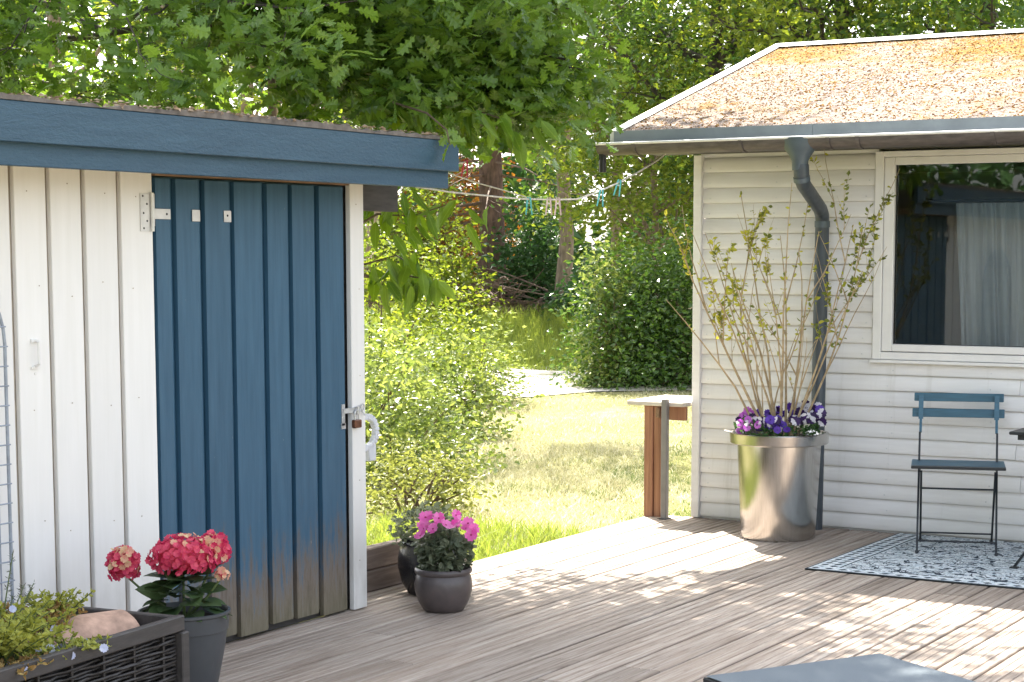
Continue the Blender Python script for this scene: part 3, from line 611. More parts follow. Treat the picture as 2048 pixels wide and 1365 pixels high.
# low sleeper at the deck edge
sl = thing('sleeper', (-5.19, 7.25, 0), 'low weathered timber sleeper on the deck edge beside the shed corner', 'sleeper')
MB().box((-5.235, 6.862, 0.002), (-5.165, 7.72, 0.104)).build('beam', MT['sleeper'], sl, bevel=.006)
MB().box((-5.238, 6.866, 0.107), (-5.168, 7.70, 0.212)).build('beam', MT['sleeper'], sl, bevel=.006)

# ------------------------------------------------------------------ house
house = thing('house', (-2.5, 11.5, 0), 'white clapboard cottage with a mossy pitched roof and a large window', 'house')
XR = 1.2; YW = 10.22
ROW = 0.0905
def siding_mesh(x0, x1, z0, seed):
    rg = random.Random(seed); n = max(2, int((x1 - x0) / 0.45)); prof = [(0.010, 0.0), (-0.014, 0.002), (-0.0165, 0.012), (-0.0145, 0.035), (-0.0095, 0.060), (-0.002, 0.0815), (0.006, 0.0895)]
    vs = []; fs = []; k = len(prof)
    for i in range(n + 1):
        x = x0 + (x1 - x0) * i / n; w = rg.uniform(-0.0022, 0.0022); wy = rg.uniform(-.002, .002)
        vs += [(x, YW + y + wy, z0 + z + w * (1 if z < .07 else 0)) for y, z in prof]
    for i in range(n): fs += [(i * k + j, (i + 1) * k + j, (i + 1) * k + j + 1, i * k + j + 1) for j in range(k - 1)]
    fs += [tuple(range(k)), tuple(range(n * k, n * k + k))[::-1]]
    return MB().add(vs, fs)
for k in range(24):
    z0 = 0.012 + ROW * k
    if k < 11:
        j = random.choice([-2.95, -2.6, -1.9, -0.9]) + random.uniform(-.1, .1)
        siding_mesh(-4.90, j, z0, k).build('siding_board', MT['siding'], house, smooth=50)
        siding_mesh(j + .002, XR - .05, z0, k + 50).build('siding_board', MT['siding'], house, smooth=50)
    else: siding_mesh(-4.90, -3.812, z0, k).build('siding_board', MT['siding'], house, smooth=50)
MB().box((-4.953, 10.185, 0.005), (-4.902, 10.231, 2.20)).build('corner_board', MT['siding'], house, bevel=.003)
MB().box((-4.940, 10.2605, -0.25), (-4.85, 14.0, 2.25)).build('wall', MT['siding'], house)
mb = MB(); mb.add([(-4.94, 10.25, 2.2501), (-4.94, 14.0, 2.2501), (-4.94, 12.12, 2.90), (-4.86, 10.25, 2.2501), (-4.86, 14.0, 2.2501), (-4.86, 12.12, 2.90)], [(0, 1, 2), (5, 4, 3), (0, 3, 4, 1), (1, 4, 5, 2), (2, 5, 3, 0)]); mb.build('gable_wall', MT['siding'], house)
MB().box((-4.95, 10.2315, -0.25), (XR, 10.26, 1.0)).box((-4.89, 10.2315, 1.0), (-3.80, 10.26, 2.21)).box((-1.55, 10.2315, 1.0), (XR, 10.26, 2.21)).build('wall', MT['siding'], house)
MB().box((-4.85, 13.9, 0.0), (XR, 14.0, 2.25)).box((XR - .1, 10.261, 0.0), (XR, 13.899, 2.25)).build('wall', MT['siding'], house)
# interior seen through the glass
MB().box((-4.84, 13.3, 0.1), (XR - .11, 13.35, 2.2)).box((-4.845, 10.27, 0.1), (-4.80, 13.29, 2.2)).build('room_wall', MT['room'], house)
MB().box((-4.79, 10.27, 0.05), (XR - .11, 13.29, 0.09)).build('room_floor', MT['room_floor'], house)
MB().box((-4.79, 10.27, 2.205), (XR - .11, 13.29, 2.24)).build('room_ceiling', MT['room'], house)
# window
wl_, wr_, wb_, wt_ = -3.805, -1.55, 1.008, 2.192
win = MB().box((wl_, 10.188, wb_), (wl_ + .05, 10.262, wt_)).box((wr_ - .05, 10.188, wb_), (wr_, 10.262, wt_)).box((wl_ + .05, 10.188, wb_), (wr_ - .05, 10.262, wb_ + .042)).box((wl_ + .05, 10.188, wt_ - .032), (wr_ - .05, 10.262, wt_)).build('window', MT['white_frame'], house, bevel=.003)
MB().box((wl_ + .052, 10.198, wb_ + .046), (wl_ + .112, 10.255, wt_ - .034)).box((wr_ - .112, 10.198, wb_ + .046), (wr_ - .052, 10.255, wt_ - .034)).box((wl_ + .113, 10.198, wb_ + .046), (wr_ - .113, 10.255, wb_ + .088)).box((wl_ + .113, 10.198, wt_ - .078), (wr_ - .113, 10.255, wt_ - .034)).build('frame', MT['white_frame'], win, bevel=.004)
MB().box((wl_ + .110, 10.226, wb_ + .085), (wl_ + .117, 10.240, wt_ - .075)).box((wl_ + .117, 10.226, wb_ + .085), (wr_ - .117, 10.240, wb_ + .091)).build('gasket', MT['gap'], win)
MB().box((wl_ + .112, 10.232, wb_ + .087), (wr_ - .112, 10.236, wt_ - .077)).build('pane', MT['glass'], win)
MB().box((wl_ - .008, 10.170, wb_ - .020), (wr_ + .01, 10.232, wb_ - .002)).build('sill', MT['white_frame'], win, bevel=.002)
# roof slopes
TP = (3.044 - 2.321) / (12.105 - 9.707)
def slope_mb(y0, z0, y1, z1, th, x0, x1):
    return MB().add([(x0, y0, z0), (x1, y0, z0), (x1, y1, z1), (x0, y1, z1), (x0, y0, z0 - th), (x1, y0, z0 - th), (x1, y1, z1 - th), (x0, y1, z1 - th)], [(0, 1, 2, 3), (7, 6, 5, 4), (0, 4, 5, 1), (1, 5, 6, 2), (2, 6, 7, 3), (3, 7, 4, 0)])
roof = slope_mb(9.712, 2.318, 12.105, 3.040, .05, -5.235, XR + .3).build('roof', MT['roof'], house)
slope_mb(14.50, 2.318, 12.108, 3.040, .05, -5.235, XR + .3).build('roof', MT['roof'], house)
# moss and litter lying on the slope: small uneven clumps
n = 24000; X = rng.uniform(-5.2, -1.4, n); t = rng.uniform(0, 1, n); Y = 9.73 + t * 2.36
dens = np.sin(X * 2.1 + Y) * np.sin(Y * 3.3 - X) * .5 + .5; keep = rng.uniform(0, 1, n) < .35 + .65 * dens * (0.4 + .6 * t); X, Y = X[keep], Y[keep]; n = len(X)
Z = 2.318 + (Y - 9.712) * TP
P = np.column_stack([X, Y, Z]); sz = rng.uniform(.006, .019, n)
tet = (np.array([(-.5, -.5, -.1), (.5, -.4, -.1), (.1, .6, -.1), (0, 0, .42)]), np.array([(0, 1, 3), (1, 2, 3), (2, 0, 3)]))
o = leaves_obj('moss', tet, P, sz, frames(n, 0, 0.97), MT['moss'], roof)
# ridge cap, rake trim, flashing, soffit
MB().add([(-5.25, 12.02, 3.028), (XR + .3, 12.02, 3.028), (XR + .3, 12.105, 3.060), (-5.25, 12.105, 3.060), (-5.25, 12.19, 3.028), (XR + .3, 12.19, 3.028)], [(0, 1, 2, 3), (3, 2, 5, 4)]).build('ridge_cap', MT['white_metal'], house)
def rake(y0, z0, y1, z1):
    return slope_mb(y0, z0 + .016, y1, z1 + .016, .115, -5.262, -5.2365).add([(-5.2364, y0, z0 + .016), (-5.205, y0, z0 + .006), (-5.205, y1, z1 + .006), (-5.2364, y1, z1 + .016)], [(0, 1, 2, 3)])
rake(9.70, 2.318 - .004, 12.105, 3.043).build('rake_trim', MT['white_metal'], house); rake(14.51, 2.318 - .004, 12.106, 3.043).build('rake_trim', MT['white_metal'], house)
for a, b in ((-5.235, -3.99), (-3.988, -2.0), (-1.998, XR + .3)):
    MB().box((a, 9.696, 2.252), (b, 9.7105, 2.326)).build('flashing', MT['flashing'], house)
MB().box((-5.2, 9.7115, 2.205), (XR + .2, 10.2, 2.218)).build('soffit', MT['dark_wood'], house)  # soffit and eave board coloured dark for the shade behind the gutter
MB().box((-5.2, 9.7115, 2.219), (XR + .2, 9.735, 2.262)).build('eave_board', MT['dark_wood'], house)
mb = MB()
for k in range(24):
    for x_ in ([-4.86, -4.42, -3.86] if k >= 11 else [-4.86, -4.3, -3.7, -3.1, -2.5]):
        x_ += random.uniform(-.02, .02); z_ = 0.012 + ROW * k + .028; mb.tube([(x_, YW - .0155, z_), (x_, YW - .0185, z_)], .0042, 6)
nl_ = mb.build('nail', MT['galv'], house); nl_['kind'] = 'stuff'
# gutter: half round, its rolled lip coloured white for the sunlit edge
gx0, gx1, gy, gz, gr = -5.285, XR + .3, 9.63, 2.243, 0.062
vs = []; fs = []
ang = [math.pi + math.pi * k / 10 for k in range(11)]
for x in (gx0, gx1):
    vs += [(x, gy + gr * math.cos(a), gz + gr * math.sin(a)) for a in ang]; vs += [(x, gy + (gr - .004) * math.cos(a), gz + (gr - .004) * math.sin(a)) for a in ang]
for j in range(10): fs += [(j, j + 1, 22 + j + 1, 22 + j), (11 + j + 1, 11 + j, 33 + j, 33 + j + 1)]
fs += [tuple(list(range(11)) + list(range(21, 10, -1)))]
gut = MB().add(vs, fs).build('gutter', MT['gutter'], house, smooth=40)
MB().tube([(gx0, gy - gr, gz + .003), (gx1, gy - gr, gz + .003)], .0075, 8).build('gutter_lip', MT['white_metal'], gut, smooth=60)
MB().prism([(gy + (gr - .001) * math.cos(a), gz + (gr - .001) * math.sin(a)) for a in ang], 0, gx0 - .002, gx0 + .004).build('gutter_end', MT['black_plastic'], gut)
for x in (-5.04, -4.37, -3.85, -3.68, -2.94, -2.2, -1.5):
    mb = MB(); pp = [(x, gy + (gr + .003) * math.cos(a), gz + (gr + .003) * math.sin(a)) for a in ang]
    for a, b in zip(pp[:-1], pp[1:]): mb.bar(a, b, .022, .004, (1, 0, 0)) if False else mb.bar(a, b, .004, .022, (1, 0, 0))
    mb.build('gutter_bracket', MT['gutter'], gut)
# outlet funnel and downpipe
mb = MB(); vs = []
for z, hx, hy in ((2.247, .135, .0735), (2.225, .120, .0725), (2.150, .062, .055), (2.120, .046, .046), (2.070, .0435, .0435)):
    vs += [(-4.033 + hx * math.cos(a) * (1 + .0), gy + hy * math.sin(a), z) for a in [2 * math.pi * k / 24 for k in range(24)]]
fs = [(i * 24 + k, i * 24 + (k + 1) % 24, (i + 1) * 24 + (k + 1) % 24, (i + 1) * 24 + k) for i in range(4) for k in range(24)]
mb.add(vs, fs).build('gutter_outlet', MT['outlet'], gut, smooth=50)
pp = [(-4.026, 9.63, 2.10), (-4.024, 9.63, 2.045), (-4.024, 9.64, 2.02), (-4.030, 9.68, 1.992), (-4.085, 10.06, 1.868), (-4.095, 10.112, 1.838), (-4.098, 10.128, 1.80), (-4.100, 10.130, 1.6), (-4.112, 10.130, 0.0)]
MB().tube(pp, [.043] * 3 + [.041] * 6, 16).build('downpipe', MT['pipe'], house, smooth=50)
MB().tube([(-4.0245, 9.632, 2.036), (-4.0245, 9.642, 2.012)], .046, 16).build('pipe_collar', MT['outlet'], house, smooth=50)
MB().tube([(-4.098, 10.128, 1.80), (-4.099, 10.13, 1.765)], .0445, 16).build('pipe_collar', MT['outlet'], house, smooth=50)
MB().tube([(-5.268, 9.62, 2.18), (-5.268, 9.62, 2.085)], .022, 12).box((-5.282, 9.60, 2.155), (-5.254, 9.64, 2.19)).build('drip_spout', MT['black_plastic'], gut, smooth=50)

# curtain and framed picture inside
cu = thing('curtain', (-3.1, 10.5, 1.5), 'white pleated curtain hanging inside the cottage window', 'curtain')
vs = []; nx = 150; zs = [0.9, 1.3, 1.7, 1.90]
for z in zs:
    for i in range(nx):
        x = -3.425 + (z - 1.9) * (-0.055) + i * 0.006; p = i * .006 / .062 * 2 * math.pi; vs.append((x, 10.5 + .028 * math.sin(p + .6 * math.sin(z * 2)) + .008 * math.sin(p * 2.3), z))
fs = [(j * nx + i, j * nx + i + 1, (j + 1) * nx + i + 1, (j + 1) * nx + i) for j in range(3) for i in range(nx - 1)]
MB().add(vs, fs).build('cloth', MT['curtain'], cu, smooth=180)
MB().tube([(-3.6, 10.5, 1.915), (-1.7, 10.5, 1.915)], .008, 8).build('rod', MT['black_metal'], cu, smooth=50)
pc = thing('picture', (-3.9, 13.28, 1.45), 'pale framed picture on the dark wall inside the cottage', 'picture')
MB().box((-4.25, 13.27, 1.25), (-3.7, 13.299, 1.62)).build('frame', MT['black_metal'], pc)
MB().box((-4.22, 13.266, 1.28), (-3.73, 13.269, 1.59)).build('print', MT['curtain'], pc)

# ------------------------------------------------------------------ railing by the house corner
rl = thing('railing', (-5.15, 10.15, 0), 'short railing with a reddish wooden post and sunlit-toned top rail by the house corner', 'railing')
MB().box((-5.235, 10.10, -0.02), (-5.175, 10.20, 0.686)).build('post', MT['red_wood'], rl, bevel=.004)
MB().box((-5.1735, 10.112, -0.02), (-5.128, 10.188, 0.683)).build('post', MT['red_wood'], rl, bevel=.004)
MB().box((-5.345, 10.08, 0.687), (-4.96, 10.60, 0.714)).build('top_rail', MT['sunlit_wood'], rl, bevel=.004)  # wood coloured pale for the sunlit top of the rail
MB().box((-5.127, 10.14, 0.60), (-4.97, 10.165, 0.683)).build('cross_rail', MT['red_wood'], rl)
MB().box((-5.15, 10.09, 0.615), (-5.126, 10.113, 0.675)).build('cleat', MT['raw_wood'], rl, bevel=.003)
gp = thing('metal_post', (-5.07, 10.06, 0), 'slim grey metal post standing in front of the reddish railing post', 'post')
MB().box((-5.088, 10.04, 0.0), (-5.050, 10.078, 0.735)).build('post', MT['post_grey'], gp, bevel=.004)
MB().box((-5.082, 10.05, 0.0), (-5.056, 10.068, 0.055)).box((-5.10, 10.02, 0.0), (-5.04, 10.09, 0.005)).build('foot', MT['black_metal'], gp)

# ------------------------------------------------------------------ rug
rug = tag(link('rug', None, None, (-3.622, 8.79, 0.0)), 'pale blue and white patterned rug with dotted border under the bistro chair', 'rug')
vs = []; nxr, nyr = 40, 24
for j in range(nyr + 1):
    for i in range(nxr + 1):
        x = 2.4 * i / nxr; y = 1.40 * j / nyr; vs.append((x, y, 0.008 + .0015 * math.sin(x * 9) * math.sin(y * 7)))
fs = [(j * (nxr + 1) + i, j * (nxr + 1) + i + 1, (j + 1) * (nxr + 1) + i + 1, (j + 1) * (nxr + 1) + i) for j in range(nyr) for i in range(nxr)]
bd = [(0, 0), (2.4, 0), (2.4, 1.4), (0, 1.4)]
MB().add(vs, fs).build('cloth', MT['rug'], rug, world=False)
MB().box((-.002, -.004, 0.0015), (2.402, 0.006, 0.0075)).box((-.003, .006, .0015), (.007, 1.402, .0075)).build('binding', MT['black_metal'], rug, world=False, bevel=.002)

# ------------------------------------------------------------------ bistro chair
def R_chair(): return Matrix.Translation((-3.092, 9.61, 0.0095)) @ Matrix.Rotation(math.radians(18.5), 4, 'Z')
chair = thing('bistro_chair', (-3.092, 9.61, 0.0095), 'folding bistro chair with blue back slats and thin black metal legs on the rug', 'chair'); chair.rotation_euler = (0, 0, math.radians(18.5))
hw = 0.208
def cbuild(mb, name, mat, par=chair, **k): return mb.build(name, mat, par, world=False, **k)
yt = lambda z: 0.02 + (z / 0.82) * 0.40                          # back upright leans from front foot to back top
for sx in (-1, 1):
    x = sx * hw
    mb = MB().bar((x, yt(0), 0.0), (x, yt(.70), .62), .007, .0115, (1, 0, 0)); cbuild(mb, 'leg', MT['black_metal'])
    cbuild(MB().bar((x * .985, yt(.70), .62), (x * .985, yt(.70) + .045, .69), .014, .012, (0, 1, 0)).bar((x * .985, yt(.70) + .0448, .69), (x * .985, yt(.70) + .075, .822), .026, .010, (0, 1, 0)), 'back_post', MT['chair_blue'])
    cbuild(MB().bar((x * .93, 0.0, .445), (x * .93, .40, 0.0), .007, .0115, (1, 0, 0)), 'leg', MT['black_metal'])
    cbuild(MB().tube([(x + sx * -.0, yt(0) + .005, .004), (x, yt(0) - .045, .010)], [.008, .011], 8), 'foot', MT['black_metal'])
    cbuild(MB().tube([(x * .93, .40, .004), (x * .93, .435, .010)], [.008, .011], 8), 'foot', MT['black_metal'])
    cbuild(MB().bar((x * .965, 0.005, .445), (x * .965, .335, .448), .008, .014), 'seat_rail', MT['black_metal'])
for k in range(6):
    y0 = -0.012 + k * .060; cbuild(MB().box((-.248, y0, .4565), (.248, y0 + .052, .4705)), 'seat_slat', MT['black_metal'] if k == 0 else MT['chair_blue'], bevel=.003)
yb = yt(.70) + .045
cbuild(MB().bar((-.243, yb + .056, .808), (.243, yb + .056, .808), .016, .046), 'back_slat', MT['chair_blue'], bevel=.003)
cbuild(MB().bar((-.252, yb + .036, .722), (.248, yb + .036, .722), .016, .048), 'back_slat', MT['chair_blue'], bevel=.003)
zc = .34; cbuild(MB().tube([(-hw * .93, .098, zc), (hw * .93, .098, zc)], .005, 8), 'cross_bar', MT['black_metal'])
cbuild(MB().tube([(-hw * .93, .345, .062), (hw * .93, .345, .062)], .005, 8), 'cross_bar', MT['black_metal'])
cbuild(MB().tube([(-hw, yt(.06), .06), (hw, yt(.06), .06)], .005, 8), 'cross_bar', MT['black_metal'])

TX = 0.075
table = thing('bistro_table', (-2.52 + TX, 9.55, 0.0095), 'small black folding bistro table cut off by the picture edge on the rug', 'table')
MB().box((-2.80 + TX, 9.27, .700), (-2.24 + TX, 9.83, .716)).build('table_top', MT['black_metal'], table, bevel=.004)
MB().box((-2.765 + TX, 9.31, .672), (-2.275 + TX, 9.328, .699)).build('apron', MT['black_metal'], table)
MB().box((-2.765 + TX, 9.772, .672), (-2.275 + TX, 9.79, .699)).build('apron', MT['black_metal'], table)
for sy in (9.34, 9.76):
    MB().bar((-2.775 + TX, sy, 0.012), (-2.30 + TX, sy, .69), .012, .022, (0, 1, 0)).build('leg', MT['black_metal'], table)
    MB().bar((-2.265 + TX, sy + .014, 0.012), (-2.74 + TX, sy + .014, .69), .012, .022, (0, 1, 0)).build('leg', MT['black_metal'], table)
    MB().box((-2.795 + TX, sy - .02, .001), (-2.752 + TX, sy + .02, .016)).build('foot', MT['black_metal'], table, bevel=.003)

# ------------------------------------------------------------------ sun lounger in the foreground
A = Vector((-1.951, 5.341, .40)); B = Vector((-2.284, 4.783, .40)); ux = (B - A).normalized(); Lg = (B - A).length
uy = Vector((0, 0, 1)).cross(ux)
if uy.dot(-A) < 0: uy = -uy                                       # lounger runs on towards the viewer
lo = thing('sun_lounger', ((A + B) / 2).to_tuple()[:2] + (0,), 'grey mesh sun lounger end in the foreground on the deck', 'sun lounger')
def q(a, b, z): p = A + ux * a + uy * b; return (p.x, p.y, z)
mb = MB(); vs = []; na, nb = 14, 30
for j in range(nb + 1):
    for i in range(na + 1):
        a = .006 + (Lg - .012) * i / na; b = .006 + 1.88 * j / nb; s = math.sin(math.pi * i / na); vs.append(q(a, b, .400 - .012 * s * min(1, b * 4)))
fs = [(j * (na + 1) + i, j * (na + 1) + i + 1, (j + 1) * (na + 1) + i + 1, (j + 1) * (na + 1) + i) for j in range(nb) for i in range(na)]
mb.add(vs, fs).build('mesh_cover', MT['mesh'], lo, smooth=180)
for a0 in (.012, Lg - .012): MB().bar(q(a0, 0, .378), q(a0, 1.9, .378), .024, .036).build('side_rail', MT['black_metal'], lo, bevel=.004)
for b0 in (.012, 1.888): MB().bar(q(.025, b0, .378), q(Lg - .025, b0, .378), .024, .034).build('end_rail', MT['black_metal'], lo, bevel=.004)
for a0 in (.02, Lg - .02):
    for b0 in (.28, 1.6): MB().bar(q(a0, b0, .0), q(a0, b0, .36), .03, .03, (ux.x, ux.y, 0)).build('leg', MT['black_metal'], lo)

# ------------------------------------------------------------------ pots
def pot(name, loc, label, prof, mat, soil_z, soil_r, n=40, k=1.0):
    prof = [(a_ * k, b_ * k) for a_, b_ in prof]
    t = thing(name, loc, label, 'flower pot'); MB().lathe(prof, loc, n).build('body', mat, t, smooth=45)
    mb = MB(); vs = [(loc[0], loc[1], loc[2] + soil_z + .012)]
    for r in (.5, 1.0): vs += [(loc[0] + soil_r * r * math.cos(2 * math.pi * k / 24), loc[1] + soil_r * r * math.sin(2 * math.pi * k / 24), loc[2] + soil_z + random.uniform(-.004, .008) * (2 - r)) for k in range(24)]
    fs = [(0, 1 + k, 1 + (k + 1) % 24) for k in range(24)] + [(1 + k, 25 + k, 25 + (k + 1) % 24, 1 + (k + 1) % 24) for k in range(24)]
    mb.add(vs, fs).build('soil', MT['soil'], t, smooth=60); return t
# front brown pot
PC = (-4.622, 6.948, 0.001)
pot('flower_pot', PC, 'squat brown-grey glazed pot holding the pink geranium on the deck', [(0, 0), (.098, 0), (.108, .006), (.135, .05), (.152, .105), (.155, .145), (.149, .178), (.141, .196), (.143, .201), (.152, .204), (.155, .214), (.152, .226), (.146, .231), (.137, .228), (.133, .21), (.132, .185)], MT['glaze'], .168, .115, k=.855)
# rear black pot
PB = (-4.90, 7.275, 0.001)
pot('flower_pot', PB, 'taller black glazed pot behind the brown pot beside the sleeper', [(0, 0), (.13, 0), (.145, .01), (.178, .07), (.198, .15), (.199, .20), (.188, .262), (.178, .285), (.182, .296), (.176, .304), (.165, .298), (.16, .26)], MT['black_glaze'], .231, .137, k=.84)
# grey plastic hydrangea pot
PH = (-4.46, 5.02, 0.001)
pot('flower_pot', PH, 'large charcoal plastic pot with the red hydrangea beside the shed door', [(0, 0), (.095, 0), (.10, .004), (.115, .06), (.143, .2), (.151, .262), (.152, .268), (.1565, .270), (.160, .325), (.166, .330), (.166, .338), (.158, .340), (.152, .332), (.148, .27)], MT['grey_plastic'], .298, .15)

# geranium
ger = thing('geranium', (PC[0], PC[1], .2), 'pink flowering geranium in the squat brown pot', 'plant')
rg = np.random.default_rng(11); n = 420
d = rg.normal(size=(n, 3)); d /= np.linalg.norm(d, axis=1, keepdims=True); rr = rg.uniform(.45, 1, n)[:, None] ** .5
P = np.array([PC[0], PC[1], .275]) + d * rr * np.array([.128, .128, .105]); P = P[P[:, 2] > .19]; n = len(P)
def tmpl_round():
    v = [(0, 0, 0)]; m = 9
    for k in range(m): a = -math.pi * .85 + 1.7 * math.pi * k / (m - 1); v.append((.5 * math.sin(a), .45 + .5 * math.cos(a), .06 * (1 if k % 2 else -1) - .05))
    return np.array(v), np.array([(0, k + 1, k) for k in range(1, m)])
T_ROUND = tmpl_round()
leaves_obj('foliage', T_ROUND, P, rg.uniform(.030, .055, n), frames(n, -.1, .6, rg), MT['ger_leaf'], ger)
mb = MB()
for k in range(9):
    a = k * 2.4; mb.tube([(PC[0] + .02 * math.cos(a), PC[1] + .02 * math.sin(a), .2), (PC[0] + .06 * math.cos(a), PC[1] + .06 * math.sin(a), .36)], .003, 5)
mb.build('stem', MT['stem_green'], ger)
def petal_flower(name, npet, L, Wd, cup, mats, eye=True, backmix=None):
    vs = []; fs = []; mi = []
    for k in range(npet):
        a = 2 * math.pi * k / npet; c, s = math.cos(a), math.sin(a); b = len(vs)
        for (x, y, z) in ((0, 0.02 * L, 0), (-Wd * .42, .55 * L, cup * .45 * L), (-Wd * .3, .95 * L, cup * .8 * L), (0, L * .88, cup * .7 * L), (Wd * .3, .98 * L, cup * .85 * L), (Wd * .42, .55 * L, cup * .45 * L), (0, .5 * L, cup * .25 * L)):
            vs.append((x * c - y * s, x * s + y * c, z))
        fs += [(b, b + 6, b + 1), (b, b + 5, b + 6), (b + 6, b + 3, b + 2), (b + 6, b + 2, b + 1), (b + 6, b + 4, b + 3), (b + 6, b + 5, b + 4)]; mi += [0 if not backmix or k not in backmix else 1] * 6
    if eye:
        b = len(vs); vs += [(.16 * L * math.cos(k * 1.047), .16 * L * math.sin(k * 1.047), .06 * L) for k in range(6)] + [(0, 0, .10 * L)]; fs += [(b + k, b + (k + 1) % 6, b + 6) for k in range(6)]; mi += [len(mats) - 1] * 6
    return fast_mesh(name, np.array(vs), np.array(fs), mats, mi)
gf = petal_flower('flower', 5, .027, .030, .35, [MT['ger_pink'], MT['ger_eye']])
def face_frames(n, dirs, rg):
    z = np.asarray(dirs, float); z /= np.linalg.norm(z, axis=1, keepdims=True); u = rg.normal(size=(n, 3)); x = np.cross(u, z); x /= np.linalg.norm(x, axis=1, keepdims=True); y = np.cross(z, x); return np.stack([x, y, z], 1)
CAMD = np.array([.50, -.85, .25])
n = 17; fx = rg.uniform(-.115, .130, n); fy = rg.uniform(-.09, .07, n)
fz = .420 - .75 * np.maximum(0, np.abs(fx) - .04) ** 1.25 - .35 * np.maximum(0, -fy) + rg.normal(size=n) * .020
rt = np.array([.861, .508, 0]); bk = np.array([-.508, .861, 0])
P = np.array([PC[0] + .012, PC[1], 0]) + fx[:, None] * rt + fy[:, None] * bk + np.column_stack([np.zeros(n), np.zeros(n), fz])
leaf_parts('flower', gf, P, rg.uniform(.95, 1.25, n), face_frames(n, CAMD + rg.normal(size=(n, 3)) * .5 + np.column_stack([fx * 2, np.zeros(n), np.full(n, .35)]), rg), ger)
# variegated plant in the black pot
vp = thing('variegated_plant', (PB[0], PB[1], .28), 'pale variegated leafy plant in the black pot behind the geranium', 'plant')
n = 650; d = rg.normal(size=(n, 3)); d /= np.linalg.norm(d, axis=1, keepdims=True); P = np.array([PB[0] - .045, PB[1], .305]) + d * (rg.uniform(.3, 1, n)[:, None] ** .5) * np.array([.18, .17, .12]); P = P[P[:, 2] > .235]; n = len(P)
leaves_obj('foliage', T_OVAL, P, rg.uniform(.022, .045, n), frames(n, -.2, .5, rg), [MT['ger_leaf'], MT['white_leaf']], vp, midx=((P[:, 2] + rg.normal(size=n) * .06) > .325).astype(int))

# hydrangea
hy = thing('hydrangea', (PH[0], PH[1], .3), 'red hydrangea with big flower heads in the charcoal pot', 'plant')
rg = np.random.default_rng(21)
floret = petal_flower('floret', 4, .0135, .019, .5, [MT['hyd_red']], eye=False); floret_c = petal_flower('floret', 4, .0125, .017, .5, [MT['hyd_cream']], eye=False)
def at(r_, b_, z): p = np.array([PH[0], PH[1], 0]) + r_ * rt + b_ * bk; return (p[0], p[1], z)
def head(c, rad, n, cream):
    mb = MB(); hd = MB().lathe([(0, -rad[2] * .6), (rad[0] * .6, -rad[2] * .45), (rad[0] * .86, 0), (rad[0] * .6, rad[2] * .6), (0, rad[2] * .86)], c, 14).build('flower_head', MT['hyd_red'], hy, smooth=90)
    i = np.arange(n) + .5; ph = np.arccos(1 - 1.55 * i / n); th = math.pi * (1 + 5 ** .5) * i
    d = np.column_stack([np.cos(th) * np.sin(ph), np.sin(th) * np.sin(ph), np.cos(ph)]); P = np.array(c) + d * np.array(rad) * rg.uniform(.90, 1.10, n)[:, None]
    k = ((d @ np.array(cream[0]) + rg.normal(size=n) * .30) > cream[1])
    Fr = face_frames(n, d + rg.normal(size=(n, 3)) * .38, rg); sz = rg.uniform(.95, 1.3, n)
    for msk, me in ((~k, floret), (k, floret_c)): leaf_parts('floret', me, P[msk], sz[msk], Fr[msk], hd)
head(at(.005, -.03, .535), (.108, .108, .076), 170, ((.5, .3, .8), .80))
head(at(-.207, -.03, .505), (.050, .050, .066), 80, ((.3, -.3, .6), .62))
head(at(.098, .05, .545), (.055, .055, .060), 80, ((-.3, -.6, .5), .35))
head(at(.142, -.01, .468), (.018, .018, .018), 10, ((0, 0, 1), -2))
def tmpl_broad(nv=5):
    ys = np.linspace(0, 1, nv + 1); ws = [0, .30, .40, .36, .22, 0]; v = []; f = []
    for y, w in zip(ys, ws): v += [(-w, y, .10 * w - .22 * y * y + .02), (0, y, -.22 * y * y), (w, y, .10 * w - .22 * y * y + .02)]
    for i in range(nv):
        b = i * 3; f += [(b, b + 1, b + 4, b + 3), (b + 1, b + 2, b + 5, b + 4)]
    return np.array(v), np.array(f)
T_BROAD = tmpl_broad(); lm = leaf_mesh('leaf', T_BROAD, MT['hyd_leaf'], True)
n = 58; a = rg.uniform(0, 2 * math.pi, n); el = rg.uniform(0, 1, n)
P = np.column_stack([PH[0] + (.02 + .065 * (1 - el)) * np.cos(a), PH[1] + (.02 + .065 * (1 - el)) * np.sin(a), .335 + .145 * el])
dirs = np.column_stack([np.cos(a), np.sin(a), .45 - .5 * (1 - el) + rg.normal(size=n) * .15]); dirs /= np.linalg.norm(dirs, axis=1, keepdims=True)
up = np.column_stack([rg.normal(size=n) * .3, rg.normal(size=n) * .3, np.ones(n)]); x = np.cross(dirs, up); x /= np.linalg.norm(x, axis=1, keepdims=True)
leaf_parts('leaf', lm, P, rg.uniform(.075, .125, n), np.stack([x, dirs, np.cross(x, dirs)], 1), hy)
for tgt in (at(.005, -.03, .48), at(-.19, -.03, .46), at(.095, .05, .50), at(.135, -.01, .455)):
    MB().tube([at(0, 0, .30), tuple((np.array(at(0, 0, .30)) * .4 + np.array(tgt) * .6 + np.array([0, 0, -.01]))), tgt], [.006, .005, .004], 6).build('stem', MT['stem_green'], hy)

